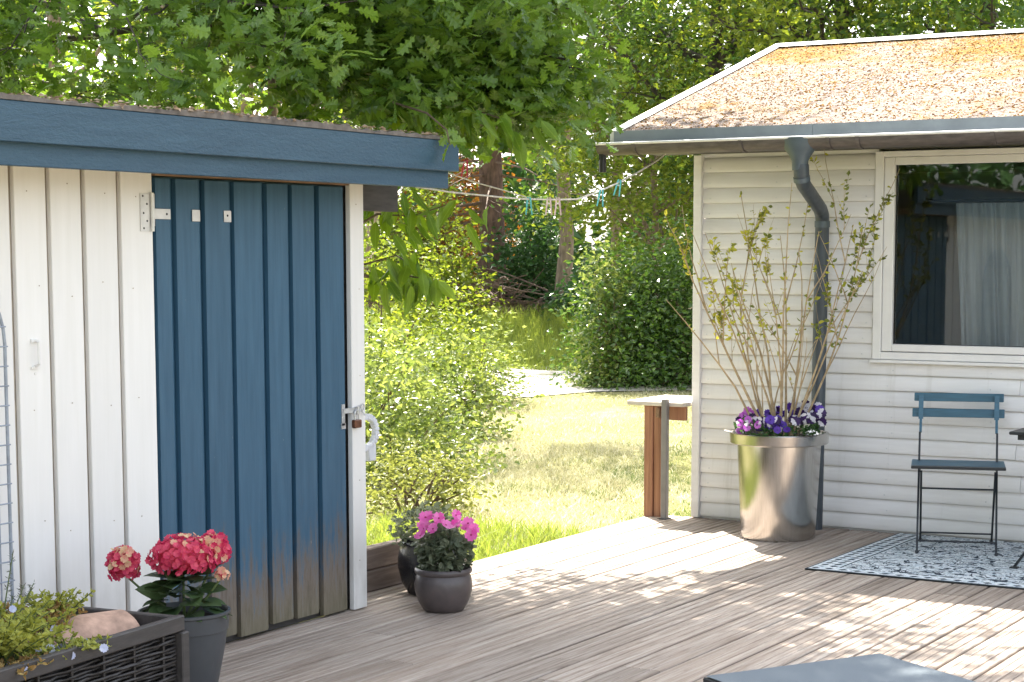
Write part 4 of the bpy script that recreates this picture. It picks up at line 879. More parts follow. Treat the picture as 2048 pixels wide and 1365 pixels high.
# ------------------------------------------------------------------ tall steel planter
SPC = (-4.185, 9.745, 0.001)
sp = thing('steel_planter', SPC, 'tall tapered brushed steel planter against the white clapboard wall', 'planter')
MB().lathe([(0, 0), (.207, 0), (.211, .004), (.237, .535), (.237, .54)], SPC, 64).build('body', MT['steel'], sp, smooth=40)
MB().lathe([(.240, .540), (.274, .541), (.278, .545), (.282, .598), (.278, .603), (.264, .604), (.260, .598), (.244, .56)], SPC, 64).build('rim', MT['steel'], sp, smooth=40)
mb = MB(); vs = [(SPC[0], SPC[1], .585)] + [(SPC[0] + .257 * math.cos(2 * math.pi * k / 30), SPC[1] + .257 * math.sin(2 * math.pi * k / 30), .57) for k in range(30)]
mb.add(vs, [(0, 1 + k, 1 + (k + 1) % 30) for k in range(30)]).build('soil', MT['soil'], sp, smooth=60)
# flared lip of the rim at the left
mb = MB(); vs = []
for k in range(9):
    a = math.radians(186 + k * 8.5); 
    for r_, z in ((.270, .6045), (.312 if 0 < k < 8 else .281, .610)): vs.append((SPC[0] + r_ * math.cos(a), SPC[1] + r_ * math.sin(a), z))
mb.add(vs, [(2 * k, 2 * k + 1, 2 * k + 3, 2 * k + 2) for k in range(8)]).build('rim_lip', MT['steel'], sp)

# forsythia
fo = thing('forsythia_shrub', (SPC[0], SPC[1], .58), 'twiggy shrub with sparse yellow-green leaves growing in the steel planter', 'shrub')
rg = np.random.default_rng(5); rgr = random.Random(5)
LP, LD, LK = [], [], []
def grow(p, d, L, r, depth, leafy):
    pts = [Vector(p)]; d = Vector(d).normalized(); seg = 6; out = []
    for i in range(seg):
        d = (d + Vector((rgr.gauss(0, .055), rgr.gauss(0, .055), .015 + rgr.gauss(0, .03)))).normalized(); pts.append(pts[-1] + d * (L / seg))
    fm.tube(pts, [r * (1 - .75 * i / seg) for i in range(seg + 1)], 5 if depth else 6)
    for i in range(1, seg + 1):
        t = i / seg
        if depth < 3 and rgr.random() < (.34 if depth == 0 else .22) and t < .92:
            a = rgr.uniform(0, 6.28); side = Vector((math.cos(a), math.sin(a) * .5, .5)).normalized(); grow(pts[i], d * .8 + side * .45, L * rgr.uniform(.35, .6), r * .55, depth + 1, leafy)
        zrel = pts[i].z
        k = int(rgr.uniform(0, 4.0) * leafy * (0.22 if zrel < 1.15 else 1.15)) if t > .3 or depth > 0 else 0
        for _ in range(k):
            LP.append(tuple(pts[i] + (pts[i - 1] - pts[i]) * rgr.random())); LD.append(tuple(Vector((rgr.gauss(0, 1), rgr.gauss(0, 1), rgr.gauss(.5, .6))))); LK.append(rgr.random() < (.30 if pts[i].x < -3.98 else .75))
tg = [(-4.78, 9.55, 1.62), (-4.70, 9.9, 1.72), (-4.82, 9.7, 1.38), (-4.62, 9.6, 1.85), (-4.40, 9.8, 1.55), (-4.33, 9.7, 2.0), (-4.14, 9.8, 1.72), (-4.08, 9.65, 1.62), (-4.0, 9.62, 2.02), (-3.92, 9.7, 1.75), (-3.84, 9.8, 1.60), (-3.66, 9.72, 1.74), (-3.50, 9.72, 1.66), (-3.66, 9.6, 1.50), (-3.86, 9.6, 1.12), (-4.30, 9.55, 1.30), (-4.55, 9.75, 1.30)]
for i, t in enumerate(tg):
    fm = MB(); b = Vector((SPC[0] + (t[0] - SPC[0]) * .14 + rgr.uniform(-.03, .03), SPC[1] + rgr.uniform(-.06, .06), .57)); v = Vector(t) - b
    first = len(LP); lf = .0 if t[2] < 1.2 else rgr.uniform(.6, 1.5)
    grow(b, Vector((v.x * .92, v.y, v.z)), v.length, rgr.uniform(.0060, .0095), 0, lf)
    fm.build('stem', MT['twig_pale'], fo, smooth=60)
LP, LD, LK = np.array(LP), np.array(LD), np.array(LK); LD /= np.linalg.norm(LD, axis=1, keepdims=True)
up = rg.normal(size=LD.shape); x = np.cross(LD, up); x /= np.linalg.norm(x, axis=1, keepdims=True); FR = np.stack([x, LD, np.cross(x, LD)], 1); SZ = rg.uniform(.018, .042, len(LP))
fl1 = leaf_mesh('leaf', T_OVAL, MT['forsythia']); fl2 = leaf_mesh('leaf', T_OVAL, MT['forsythia_dark'])
order = np.argsort(-SZ); big = np.zeros(len(LP), bool); big[order[:300]] = True
for msk, me in ((big & ~LK, fl1), (big & LK, fl2)): leaf_parts('leaf', me, LP[msk], SZ[msk], FR[msk], fo)
if (~big).any(): leaves_obj('leaf', T_OVAL, LP[~big], SZ[~big], FR[~big], [MT['forsythia'], MT['forsythia_dark']], fo, midx=LK[~big].astype(int))
# violas round the foot of the stems
vi = thing('violas', (SPC[0], SPC[1], .58), 'purple, pink and white violas filling the rim of the steel planter', 'flowers')
vk = {'dark': petal_flower('flower', 5, .025, .03, .15, [MT['viola_dark'], MT['viola_white'], MT['viola_dark']], True, (2, 3)),
      'purple': petal_flower('flower', 5, .025, .03, .15, [MT['viola_purple'], MT['viola_white'], MT['viola_dark']]),
      'pink': petal_flower('flower', 5, .025, .03, .15, [MT['viola_pink'], MT['viola_white'], MT['viola_dark']], True, (1,)),
      'white': petal_flower('flower', 5, .025, .03, .15, [MT['viola_white'], MT['viola_dark'], MT['viola_dark']], True, (0, 4))}
n = 110; a = rg.uniform(0, 2 * math.pi, n); r_ = .258 * np.sqrt(rg.uniform(.05, 1, n)); sx = r_ * np.cos(a); bx = r_ * np.sin(a)
z = .635 + .06 * rg.uniform(0, 1, n) + np.where((sx > .03), .03, 0) + np.where(sx < -.2, -.03, 0) + .03 * (bx > 0)
P = np.array([SPC[0], SPC[1], 0]) + sx[:, None] * rt + bx[:, None] * bk; P[:, 2] = z
Fr = face_frames(n, CAMD + rg.normal(size=(n, 3)) * .35, rg); u = rg.uniform(0, 1, n)
kind = np.where(sx < -.12, np.where(u < .75, 'pink', 'dark'), np.where(sx < .05, np.where(u < .6, 'purple', 'dark'), np.where(u < .24, 'white', np.where(u < .86, 'dark', 'purple'))))
for k, me in vk.items():
    m = kind == k; leaf_parts('flower', me, P[m], rg.uniform(.8, 1.2, m.sum()), Fr[m], vi)
n = 380; a = rg.uniform(0, 2 * math.pi, n); r_ = .25 * np.sqrt(rg.uniform(.02, 1, n)); P = np.column_stack([SPC[0] + r_ * np.cos(a), SPC[1] + r_ * np.sin(a), rg.uniform(.58, .66, n)])
leaves_obj('foliage', T_OVAL, P, rg.uniform(.02, .04, n), frames(n, -.3, .4, rg), MT['under'], vi)

# ------------------------------------------------------------------ wicker planter bottom left
a0 = Vector((-4.095, 4.60, 0)); dirv = Vector((0.11, -0.994, 0)).normalized(); back = Vector((-dirv.y, dirv.x, 0)); back = back if back.x < 0 else -back
wp = thing('wicker_planter', tuple(a0 + dirv * .6 + back * .22), 'black woven wicker planter box with a wooden rim beside the shed', 'planter')
def w(a, b, z): p = a0 + dirv * a + back * b; return (p.x, p.y, z)
Lw, Dw, Hw = 1.3, .46, .425
for b in (.012, Dw - .012): MB().bar(w(-.012, b, Hw - .024), w(Lw, b, Hw - .024), .028, .052).build('rim_board', MT['planter_frame'], wp, bevel=.004)
for a in (.004, Lw - .02): MB().bar(w(a, .028, Hw - .026), w(a, Dw - .028, Hw - .026), .03, .05).build('rim_board', MT['planter_frame'], wp, bevel=.004)
for a in (.0, Lw - .03):
    for b in (.012, Dw - .012): MB().bar(w(a, b, 0.002), w(a, b, Hw - .052), .05, .04, tuple(dirv)).build('corner_post', MT['planter_frame'], wp, bevel=.004)
for k in range(8):
    a = .10 + k * .155; MB().bar(w(a, .022, .005), w(a, .022, Hw - .05), .034, .010, tuple(dirv)).build('upright', MT['wicker'], wp)
rgr = random.Random(9)
for k in range(30):
    z = .016 + k * .0119; mb = MB(); pts = []; ph = (k % 2) * math.pi
    for i in range(36):
        a = .028 + (Lw - .06) * i / 35; pts.append(w(a, .013 - .007 * math.cos((a - .10) / .155 * math.pi + ph), z + rgr.uniform(-.0022, .0022)))
    mb.tube(pts, rgr.uniform(.0042, .0062), 6).build('wicker_strand', MT['wicker'], wp, smooth=60)
MB().box((0, 0, 0), (0, 0, 0)) if False else None
mb = MB(); mb.add([w(.0, .036, .02), w(Lw, .036, .02), w(Lw, .036, Hw - .05), w(.0, .036, Hw - .05)], [(0, 1, 2, 3)]).build('liner', MT['black_plastic'], wp)
mb = MB(); vs = []; nn = 14
for j in range(6):
    for i in range(nn): vs.append(w(.02 + (Lw - .05) * i / (nn - 1), .04 + (Dw - .08) * j / 5, Hw - .045 + rgr.uniform(-.012, .018)))
mb.add(vs, [(j * nn + i, j * nn + i + 1, (j + 1) * nn + i + 1, (j + 1) * nn + i) for j in range(5) for i in range(nn - 1)]).build('soil', MT['soil'], wp, smooth=90)
# overturned terracotta shell bedded in the soil
cl = thing('clay_pot', w(.28, .2, Hw - .03), 'pale terracotta pot lying on its side in the wicker planter', 'clay pot')
prof = [(.001, 0.0), (.075, .0), (.085, .01), (.112, .27), (.119, .275), (.121, .335), (.112, .337), (.102, .27), (.075, .015), (.001, .012)]
mb = MB(); mb.lathe(prof, (0, 0, 0), 36); ax = (dirv * 1.0 + back * .45 + Vector((0, 0, -.10))).normalized(); qd = Vector((0, 0, 1)).rotation_difference(ax)
o0 = Vector(w(.015, .20, Hw - .108)); mb.v = [tuple(o0 + qd @ (Vector(p) * 1.42)) for p in mb.v]; mb.build('shell', MT['clay'], cl, smooth=40)
rg = np.random.default_rng(31)
def stem_plant(name, label, c, nst, spread, height, leaf, T, mat, nl, flower=None, lean=(0, 0, 0), cat='plant'):
    t = thing(name, c, label, cat); PL = []; DL = []; mb = MB()
    for i in range(nst):
        a = rg.uniform(0, 6.28); r0 = spread * .4 * rg.uniform(0, 1); b = Vector(c) + Vector((r0 * math.cos(a), r0 * math.sin(a), 0)); h = height * rg.uniform(.5, 1.05)
        d = Vector((math.cos(a) * spread * rg.uniform(.2, 1), math.sin(a) * spread * rg.uniform(.2, 1), h)) + Vector(lean)
        pts = [b + d * s + Vector((0, 0, -.25 * spread * s * s)) for s in (0, .35, .7, 1)]; mb.tube(pts, [.003, .0025, .002, .0015], 5)
        for _ in range(nl):
            s = rg.uniform(.15, 1) ** .7; p = b + d * s + Vector((0, 0, -.25 * spread * s * s)); PL.append(p); q_ = Vector((rg.normal(), rg.normal(), rg.normal() * .6 + .4)).normalized(); DL.append(q_)
    mb.build('stem', MT['stem_green'], t); PL = np.array([tuple(p) for p in PL]); DL = np.array([tuple(p) for p in DL]); u = rg.normal(size=DL.shape); x = np.cross(DL, u); x /= np.linalg.norm(x, axis=1, keepdims=True)
    leaves_obj('foliage', T, PL, rg.uniform(.6, 1.2, len(PL)) * leaf, np.stack([x, DL, np.cross(x, DL)], 1), mat, t)
    if flower is not None:
        me, nf = flower; i = rg.choice(len(PL), nf); d = np.tile(CAMD, (nf, 1)) + rg.normal(size=(nf, 3)) * .4
        leaf_parts('flower', me, PL[i] + CAMD * .03 + rg.normal(size=(nf, 3)) * .02, rg.uniform(.9, 1.2, nf), face_frames(nf, d, rg), t)
    return t
bluef = petal_flower('flower', 5, .013, .016, .15, [MT['blue_petal']], eye=False)
H0 = Hw - .03
stem_plant('sedum_clump', 'bright yellow-green mounded sedum at the left end of the wicker planter', w(.70, .20, H0), 95, .20, .20, .026, T_OVAL, MT['sedum'], 26, (bluef, 7))
stem_plant('sedum_clump', 'bronze sedum clump spilling beside the terracotta pot', w(.42, .30, H0), 60, .17, .15, .020, T_OVAL, MT['sedum_brown'], 24)
stem_plant('sedum_clump', 'olive sedum growing over the top of the terracotta pot', w(.24, .33, H0 + .03), 34, .12, .13, .020, T_OVAL, MT['sedum'], 20)
stem_plant('needle_sprig', 'tall grey-green sprig of needles arching out of the wicker planter', w(.56, .33, H0), 6, .12, .34, .020, T_NARROW, MT['sedum_grey'], 55)
stem_plant('needle_sprig', 'thin grey-green sprig leaning right against the white shed boards', w(.46, .36, H0), 4, .05, .26, .020, T_NARROW, MT['sedum_grey'], 60, lean=(-.02, .10, 0))
stem_plant('trailing_plant', 'small blue-flowered plant trailing over the planter rim in front', w(.50, .08, H0), 40, .14, .07, .020, T_OVAL, MT['sedum'], 16, (bluef, 9))
stem_plant('trailing_plant', 'reddish low succulent at the far left of the planter rim', w(.78, .08, H0), 34, .13, .06, .020, T_OVAL, MT['sedum_brown'], 16, (bluef, 4))

# ------------------------------------------------------------------ clothesline and pegs
cln = thing('clothesline', (-5.08, 8.5, 1.9), 'pale clothesline strung from the shed roof to the house eave', 'clothesline')
la = [(-5.11, 7.28, 1.945), (-5.13, 7.8, 1.918), (-5.11, 8.3, 1.902), (-5.098, 8.5, 1.9), (-5.02, 8.62, 1.899), (-4.95, 8.75, 1.903), (-5.02, 9.1, 1.95), (-5.06, 9.45, 2.02), (-5.05, 9.66, 2.085), (-5.03, 9.86, 2.16), (-5.02, 9.95, 2.204)]
MB().tube(la, .0045, 6).build('line', MT['rope'], cln, smooth=60)
MB().tube([(-5.098, 8.5, 1.905), (-5.20, 8.42, 1.945), (-5.33, 8.35, 1.985), (-5.50, 8.2, 2.06), (-5.36, 7.3, 1.94), (-5.13, 7.27, 1.93)], .0035, 6).build('line', MT['rope'], cln, smooth=60)
def peg(p, mat, label, tilt=0.0, name='clothes_peg'):
    t = thing(name, p, label, 'clothes peg', 'clothes pegs on the line'); t.rotation_euler = (0, tilt, math.radians(31)); t.scale = (1.25, 1.25, 1.05)
    for s in (-1, 1):
        mb = MB(); mb.add([(s * .0015, -.005, .012), (s * .010, -.005, -.078), (s * .0155, -.005, -.078), (s * .010, -.005, .0), (s * .0075, -.005, .012), (s * .0015, .005, .012), (s * .010, .005, -.078), (s * .0155, .005, -.078), (s * .010, .005, .0), (s * .0075, .005, .012)],
               [(0, 1, 2, 3, 4), (9, 8, 7, 6, 5), (0, 5, 6, 1), (1, 6, 7, 2), (2, 7, 8, 3), (3, 8, 9, 4), (4, 9, 5, 0)]); mb.build('jaw', mat, t, world=False)
    MB().tube([(-.008, 0, -.02), (.008, 0, -.02)], .004, 8).build('spring', MT['galv'], t, world=False)
peg((-5.098, 8.5, 1.9), MT['peg_cyan'], 'turquoise peg hanging where the two clotheslines meet')
peg((-5.035, 8.6, 1.899), MT['peg_pink'], 'pale pink peg on the line, the one nearer the turquoise peg')
peg((-5.005, 8.645, 1.899), MT['peg_pink'], 'pale pink peg on the line, the one nearer the grey tree trunk')
peg((-4.99, 9.1, 1.955), MT['peg_cyan'], 'turquoise peg hanging lower on the rising clothesline near the house', .1)
peg((-5.05, 9.42, 2.02), MT['peg_cyan'], 'turquoise peg highest on the clothesline just below the house eave', .2)
peg((-5.45, 8.43, 2.10), MT['peg_red'], 'raspberry red peg hanging near the end of the blue shed roof', .1)
MB_ = MB().tube([(-5.45, 8.43, 2.10), (-5.50, 8.2, 2.06)], .0035, 6).build('line', MT['rope'], cln)

# ------------------------------------------------------------------ trees
def tree_skeleton(base, top, r0, limbs, mat, parent, rg, name='trunk', bend=.03, n=10, subr=.35):
    pts = []; b, t = Vector(base), Vector(top); L = (t - b).length
    for i in range(9): s = i / 8; pts.append(b.lerp(t, s) + Vector((rg.normal() * bend * L * .12, rg.normal() * bend * L * .12, 0)) * (1 if 0 < i < 8 else 0))
    rad = [r0 * (1.25 if i == 0 else 1 - .65 * i / 8) for i in range(9)]
    MB().tube(pts, rad, n).build(name, mat, parent, smooth=60)
    return pts
def limb(mb, p0, p1, r0, rg, out, depth=0, sag=.06, ok=None):
    if ok is not None and depth and not ok(p1): return
    p0, p1 = Vector(p0), Vector(p1); L = (p1 - p0).length; pts = [p0]
    for i in range(1, 7):
        s = i / 6; pts.append(p0.lerp(p1, s) + Vector((rg.normal(), rg.normal(), rg.normal() * .6)) * L * .035 + Vector((0, 0, sag * L * math.sin(math.pi * s))))
    mb.tube(pts, [r0 * (1 - .78 * i / 6) for i in range(7)], 6 if r0 > .02 else 4)
    out += [tuple(p) for p in pts[2:]]
    if depth < 2:
        for i in range(2, 7):
            for _ in range(2 if depth == 0 else 1):
                dd = (p1 - p0).normalized() * .7 + Vector((rg.normal(), rg.normal(), rg.normal() * .6)) * .6
                limb(mb, pts[i], pts[i] + dd.normalized() * L * rg.uniform(.22, .42), r0 * .42 * (1 - .08 * i), rg, out, depth + 1, .02, ok)
def clump_points(centers, per, spread, rg):
    c = np.asarray(centers); P = np.repeat(c, per, axis=0); return P + rg.normal(size=P.shape) * np.asarray(spread)
def bg_tree(label, brg, d, height, crown_lo, crad, nclump, per, leaf, mat, bark, r0, seed, lean=(0, 0), name='deciduous_tree', squash=1.0, twig=True, group='trees beyond the garden', spread=.28, base_z=None, T=T_DIA):
    rg = np.random.default_rng(seed); x, y = bearing(brg, d); z = float(ground_z(np.array(x), np.array(y))) - .05
    t = thing(name, (x, y, z), label, 'tree', group); top = (x + lean[0], y + lean[1], z + height * .92)
    pts = tree_skeleton((x, y, z), top, r0, 0, bark, t, rg)
    h0, h1 = z + crown_lo, z + height; cc = np.array([x + lean[0] * .6, y + lean[1] * .6, (h0 + h1) / 2]); hz = (h1 - h0) / 2
    dd = rg.normal(size=(nclump, 3)); dd /= np.linalg.norm(dd, axis=1, keepdims=True); rr = rg.uniform(.15, 1, nclump) ** .45
    cen = cc + dd * rr[:, None] * np.array([crad, crad * squash, hz]); cen += rg.normal(size=cen.shape) * .15
    mb = MB(); out = []
    for k in rg.choice(nclump, min(22, nclump), replace=False):
        c = cen[k]; i = int(np.clip((c[2] - .6 - z) / (height * .92) * 8, 1, 8)); limb(mb, pts[i], c, r0 * .33, rg, out, 1)
    mb.build('limb', bark, t, smooth=60)
    P = clump_points(cen, per, (spread, spread, spread * .6), rg); P = P[P[:, 2] > z + .2]; n = len(P)
    leaves_obj('crown', T, P, rg.uniform(.6, 1.25, n) * leaf, frames(n, .15, .45, rg), mat, t)
    return t
# two trunks standing at the end of the lawn
bg_tree('conifer with a thick reddish trunk and bare lower branches at the end of the lawn', 32.1, 36, 13, 4.9, 2.4, 120, 42, .17, MT['conifer'], MT['bark_red'], .27, 41, name='conifer_tree', spread=.32)
bg_tree('slim grey-brown trunk leaning slightly right of the reddish conifer', 29.95, 34, 12, 3.9, 2.2, 150, 55, .12, MT['tree_y'], MT['bark'], .145, 42, lean=(.35, .2))
bg_tree('tall dark-limbed tree behind the left end of the cottage roof', 25.3, 27, 9.5, 2.4, 2.7, 300, 60, .115, MT['tree_a'], MT['bark_dark'], .16, 43)
bg_tree('leafy tree with bright tips behind the middle of the cottage ridge', 21.6, 25, 9, 2.0, 2.6, 280, 60, .115, MT['tree_y'], MT['bark_dark'], .15, 44)
bg_tree('dense mid green tree at the right above the cottage ridge', 17.3, 24, 8.5, 2.0, 2.5, 270, 60, .115, MT['tree_a'], MT['bark_dark'], .14, 45)
bg_tree('yellow-green tree between the oak branch and the cottage roof', 28.2, 31, 10, 2.8, 2.0, 220, 60, .115, MT['tree_y'], MT['bark'], .12, 46)
bg_tree('bright birch-like tree showing through the oak at the far left', 45.0, 27, 9, 1.6, 2.6, 160, 42, .12, MT['tree_y'], MT['bark'], .13, 47)
bg_tree('sunlit tree behind the shed roof under the oak branches', 39.5, 30, 10, 2.0, 2.8, 170, 45, .12, MT['tree_y'], MT['bark'], .14, 48)
bg_tree('pale green tree standing left of the reddish conifer', 36.4, 42, 11, 2.2, 2.6, 190, 50, .13, MT['tree_a'], MT['bark'], .14, 49)
bg_tree('hazel-like small tree behind the dark laurel at the house corner', 27.1, 28, 5.2, 1.3, 1.7, 210, 55, .10, MT['tree_y'], MT['bark'], .08, 50, name='small_tree')

def shrub(label, brg, d, w_, h_, n, leaf, mat, seed, name='shrub', T=T_DIA, nclump=90, zoff=0.0, group=None, xy=None, spread=.16, nparts=0, cat='shrub', flat=.45):
    rg = np.random.default_rng(seed); x, y = bearing(brg, d) if xy is None else xy; z = float(ground_z(np.array(x), np.array(y))) - .03 + zoff
    t = thing(name, (x, y, z), label, cat, group)
    dd = rg.normal(size=(nclump, 3)); dd[:, 2] = np.abs(dd[:, 2]) * 1.1 - .25; dd /= np.linalg.norm(dd, axis=1, keepdims=True); rr = rg.uniform(.1, 1, nclump) ** .4
    cen = np.array([x, y, z + .1]) + dd * rr[:, None] * np.array([w_, w_, h_]); cen[:, 2] = np.maximum(cen[:, 2], z + .08)
    mb = MB()
    for k in rg.choice(nclump, min(26, nclump), replace=False):
        c = Vector(cen[k]); b = Vector((x + rg.normal() * w_ * .15, y + rg.normal() * w_ * .15, z)); m_ = b.lerp(c, .5) + Vector((0, 0, h_ * .08)); mb.tube([b, m_, c], [.012, .009, .004], 5)
    mb.build('stem', MT['twig'], t, smooth=60)
    P = clump_points(cen, max(1, n // nclump), spread, rg); P = P[P[:, 2] > z + .02]; n = len(P); S_ = rg.uniform(.6, 1.25, n) * leaf; Fr = frames(n, .05, flat, rg)
    sel = np.zeros(n, bool)
    if nparts:
        vis, wd = in_view(P); sc = np.where(vis, S_ / wd, 0) * np.where(wd < np.percentile(wd, 35), 1.0, .5); sel[np.argsort(-sc)[:nparts]] = True
        leaf_parts('leaf', leaf_mesh('leaf', T, mat), P[sel], S_[sel], Fr[sel], t)
    leaves_obj('leaf' if nparts else 'foliage', T, P[~sel], S_[~sel], Fr[~sel], mat, t); return t
shrub('big pale sunlit bush next to the shed corner', 35.7, 14.6, .92, 1.12, 9000, .062, MT['spirea'], 61, T=T_OVAL, nclump=130, nparts=250, spread=.13)
shrub('pale sunlit bush farther back along the left side of the lawn', 34.5, 17.6, .85, .95, 5500, .065, MT['spirea'], 62, T=T_OVAL, nclump=110, spread=.15)
shrub('taller yellow-green bush behind the shed corner', 35.9, 18.5, 1.2, 1.95, 7500, .07, MT['tree_y'], 63, nclump=120)
shrub('small bronze-leaved shrub at the foot of the pale bush by the shed', 34.6, 12.3, .5, .40, 2200, .045, MT['spirea_brown'], 64, T=T_OVAL, nclump=50, spread=.09)
shrub('layered pale shrub with flat sprays at the far left end of the lawn', 32.75, 21.5, .75, .85, 2600, .07, MT['spirea'], 65, nclump=60, flat=.85)
shrub('tall dark glossy laurel by the house corner', 27.35, 24.6, .98, 1.72, 11000, .085, MT['dark'], 66, name='laurel_bush', nclump=110, spread=.24)
shrub('dark laurel half hidden behind the cottage corner', 25.6, 24.2, 1.1, 2.1, 9000, .085, MT['dark'], 67, name='laurel_bush', nclump=100, spread=.24)
shrub('pale clump added as the sunlit rim on the lawn side of the laurel', 28.55, 24.2, .36, 1.75, 2600, .085, MT['spirea'], 68, nclump=60, spread=.14)  # pale leaves added for the bright rim of the laurel
shrub('dark green undergrowth between the two trunks', 30.85, 35.0, .72, 1.9, 3800, .14, MT['under'], 69, nclump=110, spread=.2)
shrub('dark ferny undergrowth at the foot of the slim trunk', 29.2, 32.6, .7, .75, 2600, .13, MT['under'], 70, nclump=70, spread=.16)
shrub('copper-leaved bush left of the reddish trunk', 33.2, 37.5, 1.3, 3.3, 5000, .13, MT['beech'], 71, nclump=110, spread=.22)
shrub('sunlit yellow sapling in front of the copper bush', 33.7, 32.5, .9, 2.5, 3600, .11, MT['tree_y'], 72, nclump=60, spread=.18)
shrub('low green bush on the bank right of the slim trunk', 28.3, 31.5, .7, 1.5, 3000, .12, MT['under'], 73, nclump=80, spread=.18)
shrub('light green thicket closing the gap left of the copper bush', 35.0, 36.5, 1.5, 3.6, 5200, .13, MT['tree_y'], 74, nclump=110, spread=.24)
# brush pile of dead twigs
rg = np.random.default_rng(80); x, y = bearing(32.6, 34.0); z = float(ground_z(np.array(x), np.array(y)))
bp = thing('brush_pile', (x, y, z), 'brown heap of dead twigs at the foot of the reddish trunk', 'brush pile'); mb = MB()
for k in range(260):
    c = Vector((x + rg.normal() * .75, y + rg.normal() * .6, z + abs(rg.normal()) * .24)); d = Vector((rg.normal(), rg.normal(), rg.normal() * .22)).normalized() * rg.uniform(.3, 1.0); mb.tube([c - d, c + Vector((0, 0, .05)), c + d], [.016, .012, .006], 4)
o = mb.build('twig', MT['dead_twig'], bp); o['kind'] = 'stuff'
bg_tree('added leaning tree behind the shed, its unseen crown shading the lawn', 37.6, 20, 8.6, 5.3, 1.7, 90, 36, .11, MT['tree_a'], MT['bark'], .07, 51, lean=(1.7, 2.0), name='lawn_shade_tree')  # added tree; its crown above the view dapples the lawn
# bare drooping branches of the conifer
ct = bpy.data.objects['conifer_tree']; mb = MB(); bx, by = bearing(32.1, 36)
for k in range(46):
    h_ = rg.uniform(1.6, 5.0); a = rg.uniform(0, 6.28); L = rg.uniform(.8, 2.4); p0 = Vector((bx, by, .6 + h_)); p1 = p0 + Vector((math.cos(a) * L, math.sin(a) * L, -.25 * L)); pm = p0.lerp(p1, .5) + Vector((0, 0, .1))
    mb.tube([p0, pm, p1], [.03, .018, .006], 4)
    for j in range(5): s = rg.uniform(.3, 1); q0 = p0.lerp(p1, s); mb.tube([q0, q0 + Vector((rg.normal() * .25, rg.normal() * .25, -.2))], [.008, .003], 3)
mb.build('dead_branch', MT['dead_twig'], ct)
# far wood
rg = np.random.default_rng(90); n = 38000; br = rg.uniform(8, 54, n); d = rg.uniform(46, 66, n); P = np.column_stack([-d * np.sin(np.radians(br)), d * np.cos(np.radians(br)), .5 + 13 * rg.uniform(0, 1, n) ** 1.25])
k = np.sin(br * 1.7) + np.sin(P[:, 2] * 1.3 + br * .9) + .6 * np.sin(br * 5.1 + P[:, 2] * 2.1); P = P[k + rg.normal(size=n) * .7 - .12 * np.maximum(0, P[:, 2] - 5) > -0.7]; n = len(P)
mi = (rg.uniform(0, 1, n) < .5).astype(int)  # dark leaves mixed in for the shadow between far trees
o = leaves_obj('far_wood', T_DIA, P, rg.uniform(.35, .75, n), frames(n, .1, .3, rg), [MT['under'], MT['tree_a']], None, midx=mi); tag(o, 'wood closing off the view far behind the garden, with dark leaves for its shadows', 'wood', kind='stuff')
# the garden behind the viewer, mirrored in the window and the steel
n = 9000; P = np.column_stack([rg.uniform(-16, 6, n), -7 + rg.normal(size=n) * .7, rg.uniform(-.1, 3.4, n) + .5 * np.sin(rg.uniform(0, 6, n))])
o = leaves_obj('hedge', T_DIA, P, rg.uniform(.2, .4, n), frames(n, .1, .3, rg), MT['under'], None); tag(o, 'leafy garden hedge mirrored in the cottage window', 'hedge', kind='stuff')

# ------------------------------------------------------------------ overhanging oak
rg = np.random.default_rng(100)
oak = thing('oak_tree', (-8.7, 7.4, -.1), 'oak whose leafy branches hang over the shed roof', 'tree')
tp = tree_skeleton((-8.7, 7.4, -.15), (-8.3, 7.9, 6.2), .19, 0, MT['bark_dark'], oak, rg)
ends = [((-6.2, 7.75, 2.62), (-4.50, 8.15, 2.48), .014), ((-6.2, 7.75, 2.70), (-4.62, 7.95, 2.26), .012), ((-6.4, 7.8, 2.9), (-4.45, 8.05, 2.80), .014), ((-6.0, 7.6, 2.6), (-4.95, 7.75, 2.36), .012), ((-6.6, 7.4, 2.7), (-5.3, 7.2, 2.42), .014), ((-8.6, 7.5, 2.6), (-5.1, 7.6, 2.62), 0.025), ((-8.6, 7.5, 2.9), (-4.55, 8.0, 2.60), 0.025), ((-8.55, 7.5, 2.8), (-5.3, 6.7, 2.60), 0.022), ((-8.55, 7.5, 3.1), (-5.9, 6.3, 2.72), 0.022), ((-8.6, 7.5, 2.5), (-6.8, 6.6, 2.40), 0.018), ((-8.6, 7.5, 2.7), (-6.9, 7.8, 2.36), 0.020), ((-8.5, 7.6, 3.3), (-5.5, 8.6, 2.9), 0.025), ((-8.5, 7.6, 3.6), (-6.0, 9.4, 3.3), 0.028), ((-8.5, 7.6, 4.2), (-5.2, 8.2, 4.0), 0.030), ((-8.4, 7.7, 4.6), (-6.0, 9.6, 4.8), 0.030), ((-8.4, 7.7, 5.0), (-5.4, 7.6, 5.2), 0.030), ((-8.4, 7.7, 5.4), (-6.4, 9.5, 6.2), 0.025), ((-8.5, 7.6, 4.4), (-6.4, 6.2, 4.2), 0.025), ((-8.6, 7.5, 2.8), (-7.2, 6.4, 2.75), 0.020)]
def oak_ok(p): return math.degrees(math.atan2(-p[0], p[1])) > 28.2 and p[2] > 2.2
nodes = []; mb = MB()
for a, b, r in ends:
    out = []; limb(mb, a, b, r, rg, out, 0, .05, oak_ok); nodes += out
mb.build('branch', MT['bark_dark'], oak, smooth=60)
nodes = np.array(nodes); nodes = nodes[nodes[:, 2] > 2.14]
low = nodes[:, 2] < 3.3; per = 6
P = np.concatenate([clump_points(nodes, per, (.11, .11, .075), rg), clump_points(nodes[~low], 9, (.30, .30, .22), rg)])
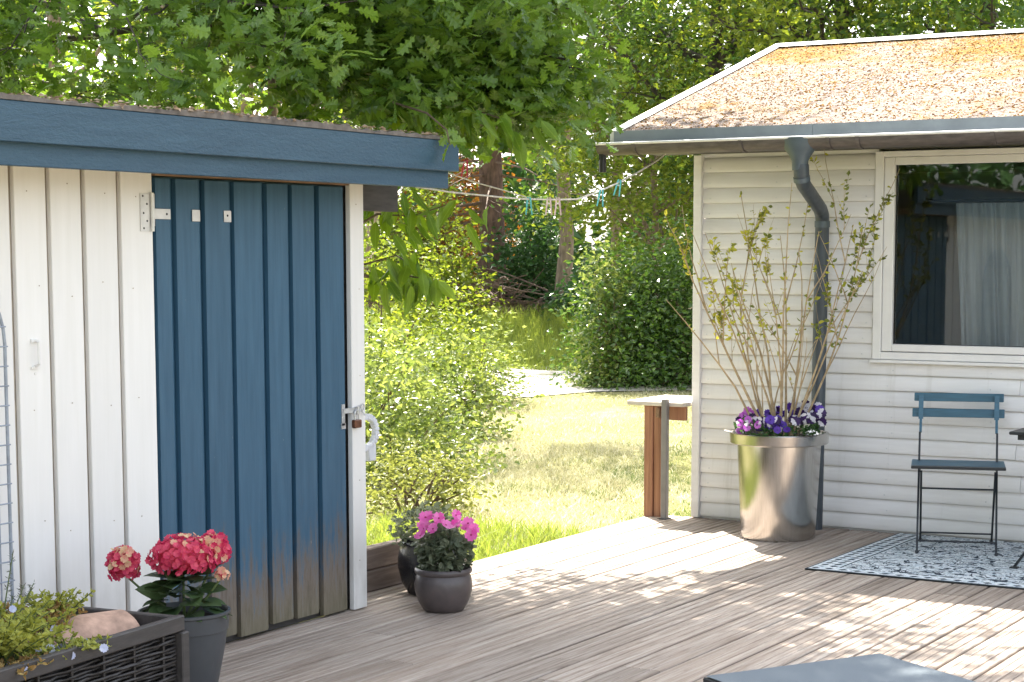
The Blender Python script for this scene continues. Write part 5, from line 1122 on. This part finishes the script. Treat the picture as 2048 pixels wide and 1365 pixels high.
q0 = -P[:, 0] + P[:, 1] - 1.145 * P[:, 2]; roofclear = ~((P[:, 0] < -4.6) & (P[:, 1] < 7.2) & (P[:, 2] < 2.20)); P = P[(q0 < 13.0 + rg.normal(size=len(P)) * .35) & (P[:, 2] > 2.06) & (q0 < 12.3 + .9 * np.maximum(0, 3.0 - P[:, 2]) + rg.normal(size=len(P)) * .3) & roofclear & ((np.degrees(np.arctan2(-P[:, 0], P[:, 1])) > 27.9) | (P[:, 2] > 3.5))]
brP = np.degrees(np.arctan2(-P[:, 0], P[:, 1])); P = P[(brP < 38.5) | (P[:, 2] > 3.4) | (rg.uniform(0, 1, len(P)) < np.where(brP > 42, .38, .6))]
n = len(P); S_ = rg.uniform(.065, .125, n); Fr = frames(n, .25, .55, rg)
vis, wd = in_view(P); sc = np.where(vis, S_ / wd, 0); idx = np.argsort(-sc); sel = np.zeros(n, bool); sel[idx[:300]] = True
nc = 400; dd = rg.normal(size=(nc, 3)); dd /= np.linalg.norm(dd, axis=1, keepdims=True); cen = np.array([-5.6, 9.7, 5.9]) + dd * (rg.uniform(.1, 1, nc)[:, None] ** .4) * np.array([3.4, 3.4, 2.1])  # unseen upper crown, added and trimmed to shade the deck
Pu = clump_points(cen, 46, (.24, .24, .15), rg); Pu = Pu[(Pu[:, 2] > 3.5) & (-Pu[:, 0] + Pu[:, 1] - 1.145 * Pu[:, 2] < 12.3 + rg.normal(size=len(Pu)) * .25) & (Pu[:, 0] + Pu[:, 1] < 5.0 + rg.normal(size=len(Pu)) * .35)]
u_ = leaves_obj('leaf', T_OVAL, Pu, rg.uniform(.08, .13, len(Pu)), frames(len(Pu), .2, .5, rg), MT['oak'], oak)
mb = MB()
for k in range(0, nc, 6):
    p0 = Vector(tp[min(8, max(3, int(cen[k][2] / 6.2 * 8)))]); p1 = Vector(cen[k]); mb.tube([p0, p0.lerp(p1, .5) + Vector((0, 0, .2)), p1], [.03, .02, .006], 5)
mb.build('branch', MT['bark_dark'], oak, smooth=60)
leaf_parts('leaf', leaf_mesh('leaf', T_OAK, MT['oak']), P[sel], S_[sel], Fr[sel], oak)
leaves_obj('leaf', T_OAK, P[~sel], S_[~sel], Fr[~sel], MT['oak'], oak)

tw = [(-4.95, 7.05, 2.30), (-4.72, 6.98, 2.24), (-4.60, 6.96, 2.16), (-4.575, 6.95, 2.09)]; MB().tube(tw, [.006, .005, .004, .002], 5).build('branch', MT['twig'], oak)
Pt = np.array([tw[3], tw[3], tw[3], tw[2], tw[2], tw[1], tw[1], tw[2]]) + rg.normal(size=(8, 3)) * .012
leaf_parts('leaf', bpy.data.meshes['leaf.001'] if False else leaf_mesh('leaf', T_OAK, MT['oak']), Pt, rg.uniform(.07, .10, 8), frames(8, .35, .1, rg), oak)

# ------------------------------------------------------------------ large-leaved tree by the shed end
rg = np.random.default_rng(110)
ch = thing('cherry_tree', (-6.5, 8.0, -.1), 'small tree with long drooping leaves hanging past the end of the shed roof', 'tree')
tree_skeleton((-6.5, 8.0, -.12), (-6.35, 7.95, 2.9), .05, 0, MT['bark'], ch, rg, n=8)
mb = MB(); cl_nodes = []
for a, b in (((-6.4, 7.96, 2.3), (-4.85, 7.25, 2.26)), ((-6.4, 7.96, 2.5), (-4.55, 7.45, 2.24)), ((-6.42, 7.97, 1.75), (-5.30, 7.55, 1.95)), ((-6.42, 7.97, 1.6), (-5.10, 7.62, 1.80)), ((-6.45, 7.98, 1.3), (-5.28, 7.62, 1.62)), ((-5.7, 7.8, 1.5), (-5.17, 7.62, 1.50))):
    o_ = []; limb(mb, a, b, .014, rg, o_, 2, .03); cl_nodes.append(o_[-3:])
mb.build('branch', MT['twig'], ch, smooth=60)
PL = []; SZ = []
for i, ns in enumerate(cl_nodes):
    for p in ns:
        for _ in range(11 if i < 2 else 9): PL.append(np.array(p) + rg.normal(size=3) * np.array([.07, .07, .03])); SZ.append(rg.uniform(.10, .17))
PL = np.array(PL); n = len(PL); D = np.column_stack([rg.normal(size=n) * .35 + .2, rg.normal(size=n) * .35, np.full(n, -.9) + rg.normal(size=n) * .25]); D /= np.linalg.norm(D, axis=1, keepdims=True)
nn = np.tile(CAMD, (n, 1)) + rg.normal(size=(n, 3)) * .6; x = np.cross(D, nn); x /= np.linalg.norm(x, axis=1, keepdims=True)
T_CH = (T_BROAD[0] * np.array([.42, 1, 1.25]), T_BROAD[1])
FRc = np.stack([x, D, np.cross(x, D)], 1); SZ = np.array(SZ); vk_ = rg.integers(0, 4, n)
for q_, (wd_, dr_, tw_) in enumerate(((.42, 1.25, .0), (.36, 2.4, .25), (.48, -.6, -.2), (.40, 1.8, -.35))):
    tv = T_BROAD[0] * np.array([wd_, 1, dr_]); tv[:, 0] += .10 * tw_ * tv[:, 1] ** 2; tv[:, 2] += tw_ * tv[:, 0] * tv[:, 1] * 1.2 + .03 * np.sin(tv[:, 1] * 9) * np.sign(tv[:, 0])
    m_ = vk_ == q_; leaf_parts('leaf', leaf_mesh('leaf', (tv, T_BROAD[1]), MT['cherry'], True), PL[m_], SZ[m_], FRc[m_], ch)
